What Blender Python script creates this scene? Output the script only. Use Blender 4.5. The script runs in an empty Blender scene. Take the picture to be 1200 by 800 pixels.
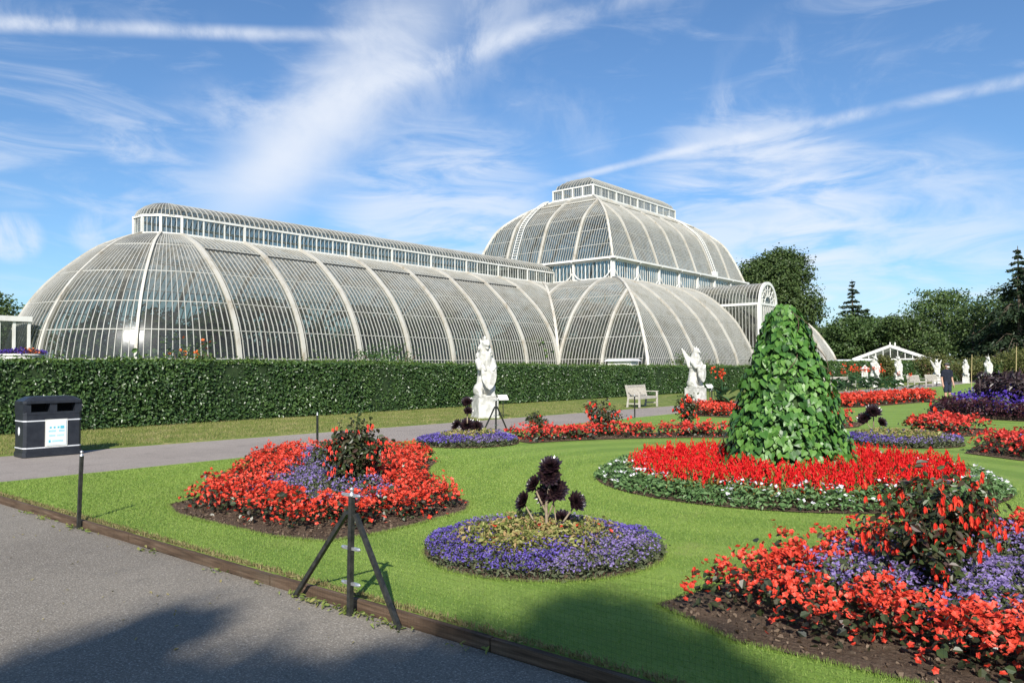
import bpy, math, random
import numpy as np
from mathutils import Vector
R=math.radians
rng=np.random.default_rng(7)
random.seed(7)
sc=bpy.context.scene
col=sc.collection

# ------------------------------------------------------------------ view
CAM_H=1.65; YAW=0.6905; PITCH=0.0345; ROLL=-0.0064
def bearing(px,depth):
    """world x,y of a spot `depth` metres ahead on the bearing px (1200 px wide photo)"""
    k=(px-600)/908.36
    F=np.array([-math.sin(YAW),math.cos(YAW)]); Rr=np.array([math.cos(YAW),math.sin(YAW)])
    p=depth*(F+k*Rr); return float(p[0]),float(p[1])
cd=bpy.data.cameras.new('camera'); cam=bpy.data.objects.new('camera',cd); col.objects.link(cam)
cd.sensor_width=36; cd.lens=908.36/1200*36; cd.clip_start=0.05; cd.clip_end=3000
cam.location=(0,0,CAM_H)
from mathutils import Matrix
Fv=Vector((-math.sin(YAW)*math.cos(PITCH),math.cos(YAW)*math.cos(PITCH),math.sin(PITCH)))
q=Fv.to_track_quat('-Z','Y').to_matrix().to_4x4()
q=q@Matrix.Rotation(ROLL,4,'Z')
cam.matrix_world=Matrix.Translation((0,0,CAM_H))@q
sc.camera=cam
sc.view_settings.view_transform='Standard'; sc.view_settings.look='None'
sc.view_settings.gamma=1; sc.view_settings.use_curve_mapping=False
sc.view_settings.exposure=0.58
sc.render.engine='CYCLES'
sc.cycles.transparent_max_bounces=24
sc.cycles.max_bounces=8

# ------------------------------------------------------------------ materials
def lin(h):
    h=h.lstrip('#'); c=[int(h[i:i+2],16)/255 for i in (0,2,4)]
    return tuple(((x/12.92) if x<=.04045 else ((x+.055)/1.055)**2.4) for x in c)+(1,)
class NT:
    def __init__(s,tree): s.t=tree; s.n=tree.nodes; s.l=tree.links
    def node(s,typ,**kw):
        n=s.n.new(typ)
        for k,v in kw.items(): setattr(n,k,v)
        return n
    def inp(s,sock,v):
        if isinstance(v,bpy.types.NodeSocket): s.l.new(v,sock)
        elif v is not None: sock.default_value=v
    def math(s,op,a,b=None,c=None,clamp=False):
        n=s.node('ShaderNodeMath',operation=op,use_clamp=clamp); s.inp(n.inputs[0],a); s.inp(n.inputs[1],b)
        if c is not None: s.inp(n.inputs[2],c)
        return n.outputs[0]
    def vmath(s,op,a,b=None):
        n=s.node('ShaderNodeVectorMath',operation=op); s.inp(n.inputs[0],a)
        if b is not None: s.inp(n.inputs[1],b)
        return n.outputs['Value'] if op in('DOT_PRODUCT','LENGTH') else n.outputs[0]
    def noise(s,vec,scale,detail=4,rough=.55,dist=0):
        n=s.node('ShaderNodeTexNoise'); s.inp(n.inputs['Vector'],vec); n.inputs['Scale'].default_value=scale
        n.inputs['Detail'].default_value=detail; n.inputs['Roughness'].default_value=rough; n.inputs['Distortion'].default_value=dist
        return n.outputs['Fac']
    def ramp(s,fac,stops,interp='LINEAR'):
        n=s.node('ShaderNodeValToRGB'); n.color_ramp.interpolation=interp
        e=n.color_ramp.elements
        while len(e)<len(stops): e.new(.5)
        for i,(p,c) in enumerate(stops): e[i].position=p; e[i].color=c if len(c)==4 else tuple(c)+(1,)
        s.inp(n.inputs[0],fac); return n.outputs[0]
    def mix(s,fac,a,b,blend='MIX'):
        n=s.node('ShaderNodeMix',data_type='RGBA',blend_type=blend); s.inp(n.inputs[0],fac); s.inp(n.inputs[6],a); s.inp(n.inputs[7],b)
        return n.outputs[2]
    def maprange(s,v,a,b,c,d,smooth=False):
        n=s.node('ShaderNodeMapRange'); n.interpolation_type='SMOOTHSTEP' if smooth else 'LINEAR'
        s.inp(n.inputs[0],v)
        for i,x in enumerate((a,b,c,d)): n.inputs[i+1].default_value=x
        return n.outputs[0]
    def mapping(s,vec,scale=(1,1,1),rot=(0,0,0)):
        n=s.node('ShaderNodeMapping'); s.inp(n.inputs[0],vec); n.inputs['Scale'].default_value=scale; n.inputs['Rotation'].default_value=rot
        return n.outputs[0]
    def bump(s,h,strength,dist):
        n=s.node('ShaderNodeBump'); n.inputs['Strength'].default_value=strength; n.inputs['Distance'].default_value=dist
        s.inp(n.inputs['Height'],h); return n.outputs[0]
def newmat(name):
    m=bpy.data.materials.new(name); m.use_nodes=True
    m.node_tree.nodes.clear(); t=NT(m.node_tree)
    out=t.node('ShaderNodeOutputMaterial'); return m,t,out
def princ(t,color,rough=.6,spec=.5,metal=0,normal=None):
    b=t.node('ShaderNodeBsdfPrincipled'); t.inp(b.inputs['Base Color'],color); t.inp(b.inputs['Roughness'],rough)
    b.inputs['Specular IOR Level'].default_value=spec; b.inputs['Metallic'].default_value=metal
    if normal: t.inp(b.inputs['Normal'],normal)
    return b.outputs[0]
def pos(t): return t.node('ShaderNodeNewGeometry').outputs['Position']
def objc(t): return t.node('ShaderNodeTexCoord').outputs['Object']
def mat_simple(name,c1,c2=None,scale=4,rough=.55,spec=.5,metal=0,bump=0,detail=5,lo=.35,hi=.65,bscale=None,bdist=.01):
    m,t,out=newmat(name); p=objc(t)
    f=t.noise(p,scale,detail)
    c=t.ramp(f,[(lo,c1),(hi,c2 or c1)])
    nrm=None
    if bump: nrm=t.bump(t.noise(p,bscale or scale*6,4),bump,bdist)
    t.l.new(princ(t,c,rough,spec,metal,nrm),out.inputs[0]); return m
def mat_leaf(name,cols,rough=.5,transl=.25,spec=.4,pos_noise=0):
    m,t,out=newmat(name)
    g=t.node('ShaderNodeNewGeometry'); f=g.outputs['Random Per Island']
    if pos_noise:
        nz=t.noise(g.outputs['Position'],pos_noise,2)
        f=t.math('ADD',t.math('MULTIPLY',f,.6),t.math('MULTIPLY',t.maprange(nz,.3,.7,0,1),.4))
    n=len(cols); c=t.ramp(f,[(i/max(1,n-1),cc) for i,cc in enumerate(cols)])
    b=princ(t,c,rough,spec)
    if transl:
        tr=t.node('ShaderNodeBsdfTranslucent'); t.l.new(c,tr.inputs[0])
        mx=t.node('ShaderNodeMixShader'); mx.inputs[0].default_value=transl; t.l.new(b,mx.inputs[1]); t.l.new(tr.outputs[0],mx.inputs[2]); b=mx.outputs[0]
    t.l.new(b,out.inputs[0]); return m
M={}
def c3(*a): return tuple(a)+(1,)
# --- foliage
M['hedge_leaf']=mat_leaf('hedge leaves',[c3(.018,.04,.012),c3(.035,.075,.02),c3(.055,.105,.026),c3(.085,.14,.04)],.38,.15,.5,.7)
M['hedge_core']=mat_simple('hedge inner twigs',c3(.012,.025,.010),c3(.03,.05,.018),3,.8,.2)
M['hedge_top']=mat_leaf('hedge young shoots',[c3(.05,.10,.02),c3(.09,.16,.03),c3(.14,.20,.05)],.45,.3,.4)
M['oak']=mat_leaf('oak leaves',[c3(.028,.052,.014),c3(.045,.078,.02),c3(.065,.105,.028),c3(.095,.135,.04)],.5,.22,.35)
M['broad']=mat_leaf('broad leaves',[c3(.035,.065,.018),c3(.055,.10,.026),c3(.085,.135,.036)],.5,.22,.35)
M['light']=mat_leaf('pale leaves',[c3(.04,.075,.02),c3(.07,.12,.03),c3(.11,.16,.05)],.5,.25,.35)
M['olive']=mat_leaf('olive leaves',[c3(.06,.075,.02),c3(.10,.11,.03),c3(.14,.14,.05)],.5,.25,.3)
M['conifer']=mat_leaf('conifer needles',[c3(.016,.030,.016),c3(.028,.05,.024),c3(.045,.07,.03)],.55,.12,.3)
M['vine']=mat_leaf('vine leaves',[c3(.022,.07,.014),c3(.055,.15,.024),c3(.09,.205,.036),c3(.13,.26,.05)],.42,.22,.45)
M['vine_core']=mat_simple('vine stems',c3(.012,.03,.010),c3(.03,.06,.015),6,.8,.2)
M['beg_leaf']=mat_leaf('begonia leaves',[c3(.015,.02,.012),c3(.03,.035,.016),c3(.04,.06,.02),c3(.05,.03,.02)],.4,.15,.5)
M['beg_flower']=mat_leaf('begonia petals',[c3(.42,.022,.013),c3(.62,.048,.024),c3(.76,.085,.045),c3(.85,.21,.15)],.5,.3,.3,2.5)
M['beg_flower_far']=mat_leaf('begonia petals pinkish',[c3(.50,.028,.022),c3(.66,.05,.035),c3(.78,.10,.075)],.5,.3,.3)
M['canna_flower']=mat_leaf('canna petals',[c3(.7,.05,.02),c3(.8,.10,.03)],.5,.3,.3)
M['lob']=mat_leaf('lobelia petals',[c3(.07,.05,.24),c3(.11,.075,.36),c3(.17,.11,.46),c3(.22,.17,.42)],.5,.3,.3)
M['lob_light']=mat_leaf('pale lobelia petals',[c3(.16,.12,.30),c3(.24,.17,.42),c3(.30,.24,.45)],.5,.3,.3)
M['lob_leaf']=mat_leaf('lobelia leaves',[c3(.05,.07,.03),c3(.09,.11,.05),c3(.14,.14,.09)],.6,.2,.3)
M['yel_leaf']=mat_leaf('lime leaves',[c3(.10,.14,.03),c3(.22,.24,.06),c3(.35,.33,.12),c3(.40,.25,.12)],.5,.3,.3)
M['orange']=mat_leaf('orange petals',[c3(.7,.12,.03),c3(.8,.25,.05)],.5,.3,.3)
M['celosia']=mat_leaf('celosia plumes',[c3(.42,.006,.008),c3(.62,.010,.012),c3(.76,.022,.02)],.6,.25,.2)
M['cel_leaf']=mat_leaf('celosia leaves',[c3(.07,.12,.02),c3(.14,.17,.03),c3(.28,.22,.06),c3(.30,.10,.03)],.5,.25,.3)
M['imp_leaf']=mat_leaf('impatiens leaves',[c3(.07,.14,.045),c3(.11,.20,.065),c3(.17,.27,.11)],.45,.25,.4)
M['white_petal']=mat_leaf('white petals',[c3(.68,.68,.70),c3(.82,.82,.82),c3(.70,.60,.68)],.5,.3,.3)
M['aeon']=mat_leaf('dark succulent leaves',[c3(.007,.004,.006),c3(.018,.008,.012),c3(.035,.02,.018)],.28,.03,.6)
M['aeon_stem']=mat_simple('succulent stem',c3(.17,.13,.085),c3(.28,.22,.15),20,.7,.3)
M['fu_leaf']=mat_leaf('fuchsia leaves',[c3(.018,.026,.012),c3(.035,.045,.016),c3(.05,.075,.022),c3(.06,.03,.025)],.42,.18,.45)
M['fu_flower']=mat_leaf('fuchsia flowers',[c3(.68,.03,.02),c3(.78,.06,.035),c3(.85,.12,.06)],.5,.3,.3)
M['stem']=mat_simple('woody stem',c3(.06,.04,.025),c3(.11,.075,.05),12,.8,.2)
M['bark']=mat_simple('bark',c3(.05,.04,.03),c3(.12,.095,.07),5,.9,.15,bump=.6)
M['purple_leaf']=mat_leaf('dark purple leaves',[c3(.012,.006,.010),c3(.025,.012,.018),c3(.05,.03,.035),c3(.08,.06,.055)],.42,.12,.45)
M['maroon_leaf']=mat_leaf('maroon leaves',[c3(.02,.005,.010),c3(.045,.010,.018),c3(.07,.02,.028)],.5,.15,.4)
M['violet']=mat_leaf('violet petals',[c3(.06,.03,.26),c3(.10,.05,.42),c3(.16,.09,.45)],.5,.3,.3)
M['canna_leaf']=mat_leaf('canna leaves',[c3(.025,.06,.025),c3(.04,.09,.035),c3(.05,.11,.04)],.4,.2,.45)
M['palm']=mat_leaf('palm leaves',[c3(.035,.085,.02),c3(.075,.15,.035),c3(.15,.24,.07)],.45,.25,.4)
M['straw']=mat_leaf('dry grass',[c3(.20,.17,.07),c3(.30,.26,.12)],.7,.2,.2)
M['weed']=mat_leaf('weeds',[c3(.10,.15,.03),c3(.18,.22,.05),c3(.28,.26,.09)],.6,.25,.3)
# --- built things
def mat_paint(name,base,dirt,amount=.5,rough=.45):
    m,t,out=newmat(name); p=pos(t)
    n1=t.noise(p,.9,6,.6); n2=t.noise(t.mapping(p,(3,3,.7)),2.5,5,.6)
    f=t.math('MULTIPLY',t.maprange(n1,.42,.7,0,1,True),t.maprange(n2,.35,.7,.2,1,True))
    c=t.mix(t.math('MULTIPLY',f,amount),base,dirt)
    t.l.new(princ(t,c,rough,.4),out.inputs[0]); return m
M['white']=mat_paint('white painted iron',c3(.64,.635,.60),c3(.36,.32,.24),.45)
M['rib']=mat_paint('cream painted rib',c3(.46,.44,.39),c3(.25,.20,.13),.9,.55)
M['bar']=mat_paint('glazing bar paint',c3(.37,.365,.335),c3(.20,.185,.14),.8,.55)
M['stone_plinth']=mat_simple('stone plinth',c3(.40,.37,.32),c3(.52,.49,.43),3,.8,.2)
def mat_glass():
    m,t,out=newmat('dirty glasshouse panes')
    g=t.node('ShaderNodeNewGeometry'); P=g.outputs['Position']
    lw=t.node('ShaderNodeLayerWeight'); lw.inputs['Blend'].default_value=.5
    fr=t.math('ADD',t.math('MULTIPLY',t.math('POWER',lw.outputs['Facing'],4.5),.85),.045)
    tr=t.node('ShaderNodeBsdfTransparent'); tr.inputs[0].default_value=(.54,.575,.54,1)
    gl=t.node('ShaderNodeBsdfGlossy'); gl.inputs['Roughness'].default_value=.17; gl.inputs[0].default_value=(.95,.97,1,1)
    # panes sit a hair out of true from each other
    vor=t.node('ShaderNodeTexVoronoi'); t.l.new(t.mapping(P,(2.2,2.2,1.2)),vor.inputs['Vector']); vor.inputs['Scale'].default_value=1.0
    bn=t.bump(t.noise(P,2.0,2),.05,.05); t.l.new(bn,gl.inputs['Normal'])
    m1=t.node('ShaderNodeMixShader'); t.l.new(fr,m1.inputs[0]); t.l.new(tr.outputs[0],m1.inputs[1]); t.l.new(gl.outputs[0],m1.inputs[2])
    # grime: more on the flatter panes near the top, streaked
    sx=t.node('ShaderNodeSeparateXYZ'); t.l.new(g.outputs['True Normal'],sx.inputs[0])
    up=t.math('ABSOLUTE',sx.outputs[2])
    n=t.noise(t.mapping(P,(1.6,1.6,.5)),1.3,5,.6)
    n2=t.noise(P,9,3,.6)
    d=t.math('ADD',t.math('MULTIPLY',t.maprange(up,.35,.97,0,1,True),.42),.07)
    d=t.math('MULTIPLY',d,t.maprange(n,.25,.75,.45,1.5))
    d=t.math('MULTIPLY',d,t.maprange(n2,.3,.7,.75,1.25),clamp=True)
    df=t.node('ShaderNodeBsdfDiffuse')
    t.l.new(t.ramp(t.noise(P,.7,4),[(.35,c3(.34,.34,.31)),(.65,c3(.28,.25,.19))]),df.inputs[0])
    m2=t.node('ShaderNodeMixShader'); t.l.new(d,m2.inputs[0]); t.l.new(m1.outputs[0],m2.inputs[1]); t.l.new(df.outputs[0],m2.inputs[2])
    t.l.new(m2.outputs[0],out.inputs[0]); return m
M['glass']=mat_glass()
M['marble']=mat_simple('weathered white stone',c3(.33,.325,.29),c3(.59,.58,.54),5,.7,.3,bump=.4,bscale=14)
M['bin']=mat_simple('black bin plastic',c3(.014,.016,.022),c3(.022,.025,.032),8,.42,.4,bump=.05)
M['black']=mat_simple('dark opening',c3(.004,.004,.005),None,3,.8,.2)
M['silver']=mat_simple('silver trim',c3(.55,.56,.58),c3(.66,.67,.69),8,.4,.5)
M['chrome']=mat_simple('galvanised metal',c3(.50,.50,.50),c3(.66,.66,.66),30,.35,.5,metal=.8)
M['iron']=mat_simple('black painted iron',c3(.012,.013,.012),c3(.035,.035,.03),25,.42,.5,bump=.25,bscale=90,bdist=.003)
M['poster']=mat_simple('pale blue notice',c3(.62,.74,.80),c3(.72,.80,.83),3,.5,.3)
M['teal']=mat_simple('teal print',c3(.10,.42,.52),None,3,.5,.3)
M['greyprint']=mat_simple('grey print',c3(.25,.36,.45),None,3,.5,.3)
M['teak']=mat_simple('silvered teak',c3(.34,.315,.27),c3(.46,.43,.38),9,.75,.2,bump=.2)
M['net']=mat_simple('black netting',c3(.010,.010,.010),None,3,.6,.2)
M['cane']=mat_simple('bamboo cane',c3(.34,.27,.13),c3(.45,.36,.18),20,.6,.3)
M['brick']=None
def mat_brick():
    m,t,out=newmat('red brick'); b=t.node('ShaderNodeTexBrick'); t.l.new(t.mapping(objc(t),(1,1,1),(R(90),0,0)),b.inputs['Vector'])
    b.inputs['Color1'].default_value=c3(.36,.10,.06); b.inputs['Color2'].default_value=c3(.28,.075,.05); b.inputs['Mortar'].default_value=c3(.4,.36,.3)
    b.inputs['Scale'].default_value=4.0
    t.l.new(princ(t,b.outputs[0],.85,.2),out.inputs[0]); return m
M['brick']=mat_brick()
M['dark_glass']=mat_simple('dark glass',c3(.02,.03,.03),c3(.05,.07,.06),2,.1,.5)
M['skin']=mat_simple('skin',c3(.42,.24,.17),c3(.48,.28,.20),9,.55,.35)
M['navy']=mat_simple('navy cloth',c3(.010,.012,.022),c3(.018,.020,.034),12,.85,.2)
M['denim']=mat_simple('dark blue cloth',c3(.014,.018,.035),c3(.024,.03,.055),12,.85,.2)
M['cap']=mat_simple('grey cap cloth',c3(.05,.05,.055),c3(.09,.09,.095),12,.85,.2)
M['maskw']=mat_simple('pale cloth',c3(.6,.6,.6),None,9,.8,.2)
M['shoe']=mat_simple('shoe leather',c3(.03,.028,.027),None,9,.5,.4)
M['timber']=None
def mat_timber():
    m,t,out=newmat('weathered edging timber'); p=pos(t)
    n=t.noise(t.mapping(p,(1,14,14)),2.2,6,.65); n2=t.noise(p,1.5,3)
    c=t.ramp(n,[(.3,c3(.035,.022,.014)),(.55,c3(.10,.065,.042)),(.75,c3(.17,.12,.085))])
    c=t.mix(t.maprange(n2,.5,.7,0,.5),c,c3(.12,.10,.07))
    t.l.new(princ(t,c,.85,.2,0,t.bump(n,.7,.01)),out.inputs[0]); return m
M['timber']=mat_timber()
def mat_soil():
    m,t,out=newmat('bed soil'); p=pos(t)
    n=t.noise(p,3,6,.6); n2=t.noise(p,45,5,.7)
    c=t.ramp(n,[(.3,c3(.055,.036,.024)),(.7,c3(.13,.09,.062))]); c=t.mix(t.maprange(n2,.45,.75,0,.7),c,c3(.20,.15,.11))
    t.l.new(princ(t,c,.95,.1,0,t.bump(t.math('ADD',n2,t.math('MULTIPLY',n,2)),1,.03)),out.inputs[0]); return m
M['soil']=mat_soil()
M['crumb']=mat_leaf('soil crumbs',[c3(.05,.032,.02),c3(.10,.07,.05),c3(.19,.14,.10)],.95,0,.1)
def mat_grass(name,a,b,c,dry,dryamt):
    m,t,out=newmat(name); p=pos(t)
    n=t.noise(p,.55,4,.6); n2=t.noise(p,7,5,.65); n3=t.noise(t.mapping(p,(1,1,.2)),70,3,.7)
    # mowing rings round the central bed: sheen of laid-over blades painted as lighter bands
    d=t.vmath('LENGTH',t.vmath('MULTIPLY',t.vmath('SUBTRACT',p,(-4.2,11.45,0)),(1,1,0)))
    st=t.maprange(t.math('SINE',t.math('MULTIPLY',t.math('ADD',d,t.math('MULTIPLY',n,.5)),6.2)),-.6,.6,0,1,True)
    colr=t.mix(t.maprange(n,.35,.65,0,1),a,b)
    colr=t.mix(t.math('MULTIPLY',st,.55),colr,c)
    colr=t.mix(t.maprange(n2,.35,.75,0,.55),colr,a)
    colr=t.mix(t.math('MULTIPLY',t.maprange(n3,.5,.8,0,1),.35),colr,c)
    nd=t.noise(p,1.3,5,.65)
    colr=t.mix(t.math('MULTIPLY',t.maprange(nd,.52,.75,0,1,True),dryamt),colr,dry)
    t.l.new(princ(t,colr,.75,.2,0,t.bump(t.math('ADD',n3,t.math('MULTIPLY',n2,.6)),.9,.02)),out.inputs[0]); return m
M['lawn']=mat_grass('mown lawn',c3(.145,.235,.040),c3(.18,.28,.048),c3(.27,.37,.075),c3(.29,.29,.10),.42)
M['verge']=mat_grass('dry verge grass',c3(.12,.165,.032),c3(.15,.195,.04),c3(.20,.23,.06),c3(.42,.33,.18),1.0)
M['farground']=mat_grass('park grass',c3(.09,.12,.03),c3(.11,.14,.035),c3(.13,.16,.04),c3(.2,.18,.08),.5)
M['blade']=mat_leaf('grass blades',[c3(.145,.24,.04),c3(.19,.29,.05),c3(.25,.35,.07),c3(.29,.35,.10)],.6,.3,.3)
def mat_asphalt(name,a,b,speck=.5):
    m,t,out=newmat(name); p=pos(t)
    n=t.noise(p,.5,5,.6); n2=t.noise(p,75,2,.8); n3=t.noise(p,48,2,.8); n4=t.noise(p,2.5,6,.7)
    c=t.mix(t.maprange(n,.35,.65,0,1),a,b)
    c=t.mix(t.math('MULTIPLY',t.maprange(n2,.53,.66,0,1),speck),c,c3(.52,.48,.42))
    c=t.mix(t.math('MULTIPLY',t.maprange(n3,.32,.46,1,0),.5),c,c3(.05,.05,.05))
    c=t.mix(t.maprange(n4,.55,.8,0,.4),c,c3(.09,.085,.08))
    t.l.new(princ(t,c,.9,.2,0,t.bump(t.math('ADD',n2,n3),.7,.008)),out.inputs[0]); return m
M['road']=mat_asphalt('worn asphalt',c3(.160,.140,.115),c3(.205,.181,.148),.55)
M['path']=mat_asphalt('path asphalt',c3(.25,.215,.19),c3(.30,.26,.23),.4)

# ------------------------------------------------------------------ mesh building
class MB:
    def __init__(s): s.V=[]; s.Q=[]; s.T=[]; s.n=0; s.qm=[]; s.tm=[]
    def add(s,V,Q=None,T=None,mi=0):
        V=np.asarray(V,float).reshape(-1,3)
        if Q is not None and len(Q): Q=np.asarray(Q,int).reshape(-1,4); s.Q.append(Q+s.n); s.qm.append(np.full(len(Q),mi))
        if T is not None and len(T): T=np.asarray(T,int).reshape(-1,3); s.T.append(T+s.n); s.tm.append(np.full(len(T),mi))
        s.V.append(V); s.n+=len(V); return s
    def box(s,c,size,rz=0,mi=0,taper=1):
        x,y,z=np.array(size)/2; t=taper
        v=np.array([[-x,-y,-z],[x,-y,-z],[x,y,-z],[-x,y,-z],[-x*t,-y*t,z],[x*t,-y*t,z],[x*t,y*t,z],[-x*t,y*t,z]])
        if rz: 
            ca,sa=math.cos(rz),math.sin(rz); v=np.c_[v[:,0]*ca-v[:,1]*sa,v[:,0]*sa+v[:,1]*ca,v[:,2]]
        return s.add(v+np.array(c),[[0,3,2,1],[4,5,6,7],[0,1,5,4],[1,2,6,5],[2,3,7,6],[3,0,4,7]],mi=mi)
    def sweep(s,path,side,w,d0,d1,mi=0):
        """rectangular bar along path; side = horizontal width direction; d0..d1 offset along normal"""
        P=np.asarray(path,float); n=len(P)
        if n<2: return s
        T=np.gradient(P,axis=0); T/=np.linalg.norm(T,axis=1,keepdims=True)+1e-9
        S=np.broadcast_to(np.asarray(side,float),P.shape); S=S-(S*T).sum(1,keepdims=True)*T; S=S/(np.linalg.norm(S,axis=1,keepdims=True)+1e-9)
        N=np.cross(S,T)
        ring=np.stack([P-S*w/2+N*d0,P+S*w/2+N*d0,P+S*w/2+N*d1,P-S*w/2+N*d1],1).reshape(-1,3)
        q=[]
        for i in range(n-1):
            a=i*4;b=a+4
            for k in range(4): q.append([a+k,a+(k+1)%4,b+(k+1)%4,b+k])
        q.append([3,2,1,0]); e=(n-1)*4; q.append([e,e+1,e+2,e+3])
        return s.add(ring,q,mi=mi)
    def bar(s,a,b,w,d,up=(0,0,1),mi=0):
        a=np.array(a,float);b=np.array(b,float); T=b-a; T/=np.linalg.norm(T)
        S=np.cross(T,up)
        if np.linalg.norm(S)<1e-4: S=np.cross(T,(1,0,0))
        return s.sweep([a,b],S,w,-d/2,d/2,mi)
    def tube(s,path,rad,n=7,mi=0,cap=True):
        P=np.asarray(path,float); m=len(P); rad=np.broadcast_to(np.asarray(rad,float),(m,))
        T=np.gradient(P,axis=0); T/=np.linalg.norm(T,axis=1,keepdims=True)+1e-9
        ref=np.array([0,0,1.]) if abs(T[0][2])<.9 else np.array([1.,0,0])
        A=np.cross(T,ref); A/=np.linalg.norm(A,axis=1,keepdims=True)+1e-9; B=np.cross(T,A)
        th=np.linspace(0,2*math.pi,n,endpoint=False)
        ring=(P[:,None,:]+rad[:,None,None]*(np.cos(th)[None,:,None]*A[:,None,:]+np.sin(th)[None,:,None]*B[:,None,:])).reshape(-1,3)
        q=[[i*n+k,i*n+(k+1)%n,(i+1)*n+(k+1)%n,(i+1)*n+k] for i in range(m-1) for k in range(n)]
        V=ring; t=[]
        if cap:
            V=np.vstack([ring,P[:1],P[-1:]]); c0=m*n;c1=c0+1
            t=[[c0,(k+1)%n,k] for k in range(n)]+[[c1,(m-1)*n+k,(m-1)*n+(k+1)%n] for k in range(n)]
        return s.add(V,q,t,mi)
    def lathe(s,c,prof,n=20,mi=0):
        prof=np.asarray(prof,float); th=np.linspace(0,2*math.pi,n,endpoint=False); m=len(prof)
        V=np.stack([np.outer(prof[:,0],np.cos(th)),np.outer(prof[:,0],np.sin(th)),np.repeat(prof[:,1:2],n,1)],2).reshape(-1,3)+np.array(c)
        q=[[i*n+k,i*n+(k+1)%n,(i+1)*n+(k+1)%n,(i+1)*n+k] for i in range(m-1) for k in range(n)]
        return s.add(V,q,mi=mi)
    def ball(s,c,r,n=10,mi=0):
        r=np.broadcast_to(np.asarray(r,float),(3,)); th=np.linspace(-math.pi/2,math.pi/2,n); ph=np.linspace(0,2*math.pi,2*n,endpoint=False)
        V=np.stack([np.outer(np.cos(th),np.cos(ph))*r[0],np.outer(np.cos(th),np.sin(ph))*r[1],np.repeat(np.sin(th)[:,None],2*n,1)*r[2]],2).reshape(-1,3)+np.array(c)
        k=2*n; q=[[i*k+j,i*k+(j+1)%k,(i+1)*k+(j+1)%k,(i+1)*k+j] for i in range(n-1) for j in range(k)]
        return s.add(V,q,mi=mi)
    def capsule(s,a,b,ra,rb,n=10,mi=0):
        a=np.array(a,float);b=np.array(b,float); d=b-a; L=np.linalg.norm(d); u=d/(L+1e-9)
        th=np.linspace(-math.pi/2,0,5); p=[];r=[]
        for t in th: p.append(a+u*ra*math.sin(t)); r.append(max(ra*math.cos(t),.001))
        for t in np.linspace(0,math.pi/2,5): p.append(b+u*rb*math.sin(t)); r.append(max(rb*math.cos(t),.001))
        # straight spine: take the tangent from the axis
        P=np.array(p); ref=np.array([0,0,1.]) if abs(u[2])<.9 else np.array([1.,0,0]); A=np.cross(u,ref);A/=np.linalg.norm(A);B=np.cross(u,A)
        ph=np.linspace(0,2*math.pi,n,endpoint=False); m=len(P)
        V=(P[:,None,:]+np.array(r)[:,None,None]*(np.cos(ph)[None,:,None]*A+np.sin(ph)[None,:,None]*B)).reshape(-1,3)
        q=[[i*n+k,i*n+(k+1)%n,(i+1)*n+(k+1)%n,(i+1)*n+k] for i in range(m-1) for k in range(n)]
        t=[[0,k,k+1] for k in range(1,n-1)]+[[(m-1)*n,(m-1)*n+k+1,(m-1)*n+k] for k in range(1,n-1)]
        return s.add(V,q,t,mi)
    def build(s,name,mats,parent=None,base=(0,0,0),smooth=False):
        me=bpy.data.meshes.new(name)
        V=np.vstack(s.V)-np.array(base) if s.V else np.zeros((0,3))
        Q=np.vstack(s.Q) if s.Q else np.zeros((0,4),int); T=np.vstack(s.T) if s.T else np.zeros((0,3),int)
        me.vertices.add(len(V)); me.vertices.foreach_set('co',V.astype(np.float32).ravel())
        nl=Q.size+T.size; me.loops.add(nl); me.loops.foreach_set('vertex_index',np.concatenate([Q.ravel(),T.ravel()]).astype(np.int32))
        me.polygons.add(len(Q)+len(T))
        st=np.concatenate([np.arange(len(Q))*4,len(Q)*4+np.arange(len(T))*3]).astype(np.int32)
        me.polygons.foreach_set('loop_start',st)
        mi=np.concatenate((s.qm or [np.zeros(0)])+(s.tm or [np.zeros(0)])).astype(np.int32)
        me.polygons.foreach_set('material_index',mi)
        me.polygons.foreach_set('use_smooth',np.full(len(mi),bool(smooth)))
        me.update(calc_edges=True)
        if not isinstance(mats,(list,tuple)): mats=[mats]
        for m in mats: me.materials.append(m)
        o=bpy.data.objects.new(name,me); col.objects.link(o)
        if parent is not None: o.parent=parent
        else: o.location=base
        return o
def tag(o,label=None,cat=None,group=None,kind=None):
    if label: o['label']=label
    if cat: o['category']=cat
    if group: o['group']=group
    if kind: o['kind']=kind
    return o
def thing(name,label,cat,loc=(0,0,0),rz=0,group=None):
    o=bpy.data.objects.new(name,None); o.empty_display_size=.2; col.objects.link(o); o.location=loc; o.rotation_euler=(0,0,rz)
    return tag(o,label,cat,group)
def dup(o,parent=None,loc=None,rz=None,label=None,scale=None):
    c=o.copy(); col.objects.link(c)
    if parent is not None: c.parent=parent
    for ch in list(o.children): dup(ch,c)
    if loc is not None: c.location=loc
    if rz is not None: c.rotation_euler=(0,0,rz)
    if scale is not None: c.scale=(scale,)*3
    if label: c['label']=label
    return c
def remesh(o,vox,smooth=2):
    m=o.modifiers.new('skin over','REMESH'); m.mode='VOXEL'; m.voxel_size=vox; m.use_smooth_shade=True
    if smooth: 
        k=o.modifiers.new('soften','SMOOTH'); k.factor=.5; k.iterations=smooth
    return o
def unit(v): return v/(np.linalg.norm(v,axis=-1,keepdims=True)+1e-9)
def rdir(n): return unit(rng.normal(size=(n,3)))
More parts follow.
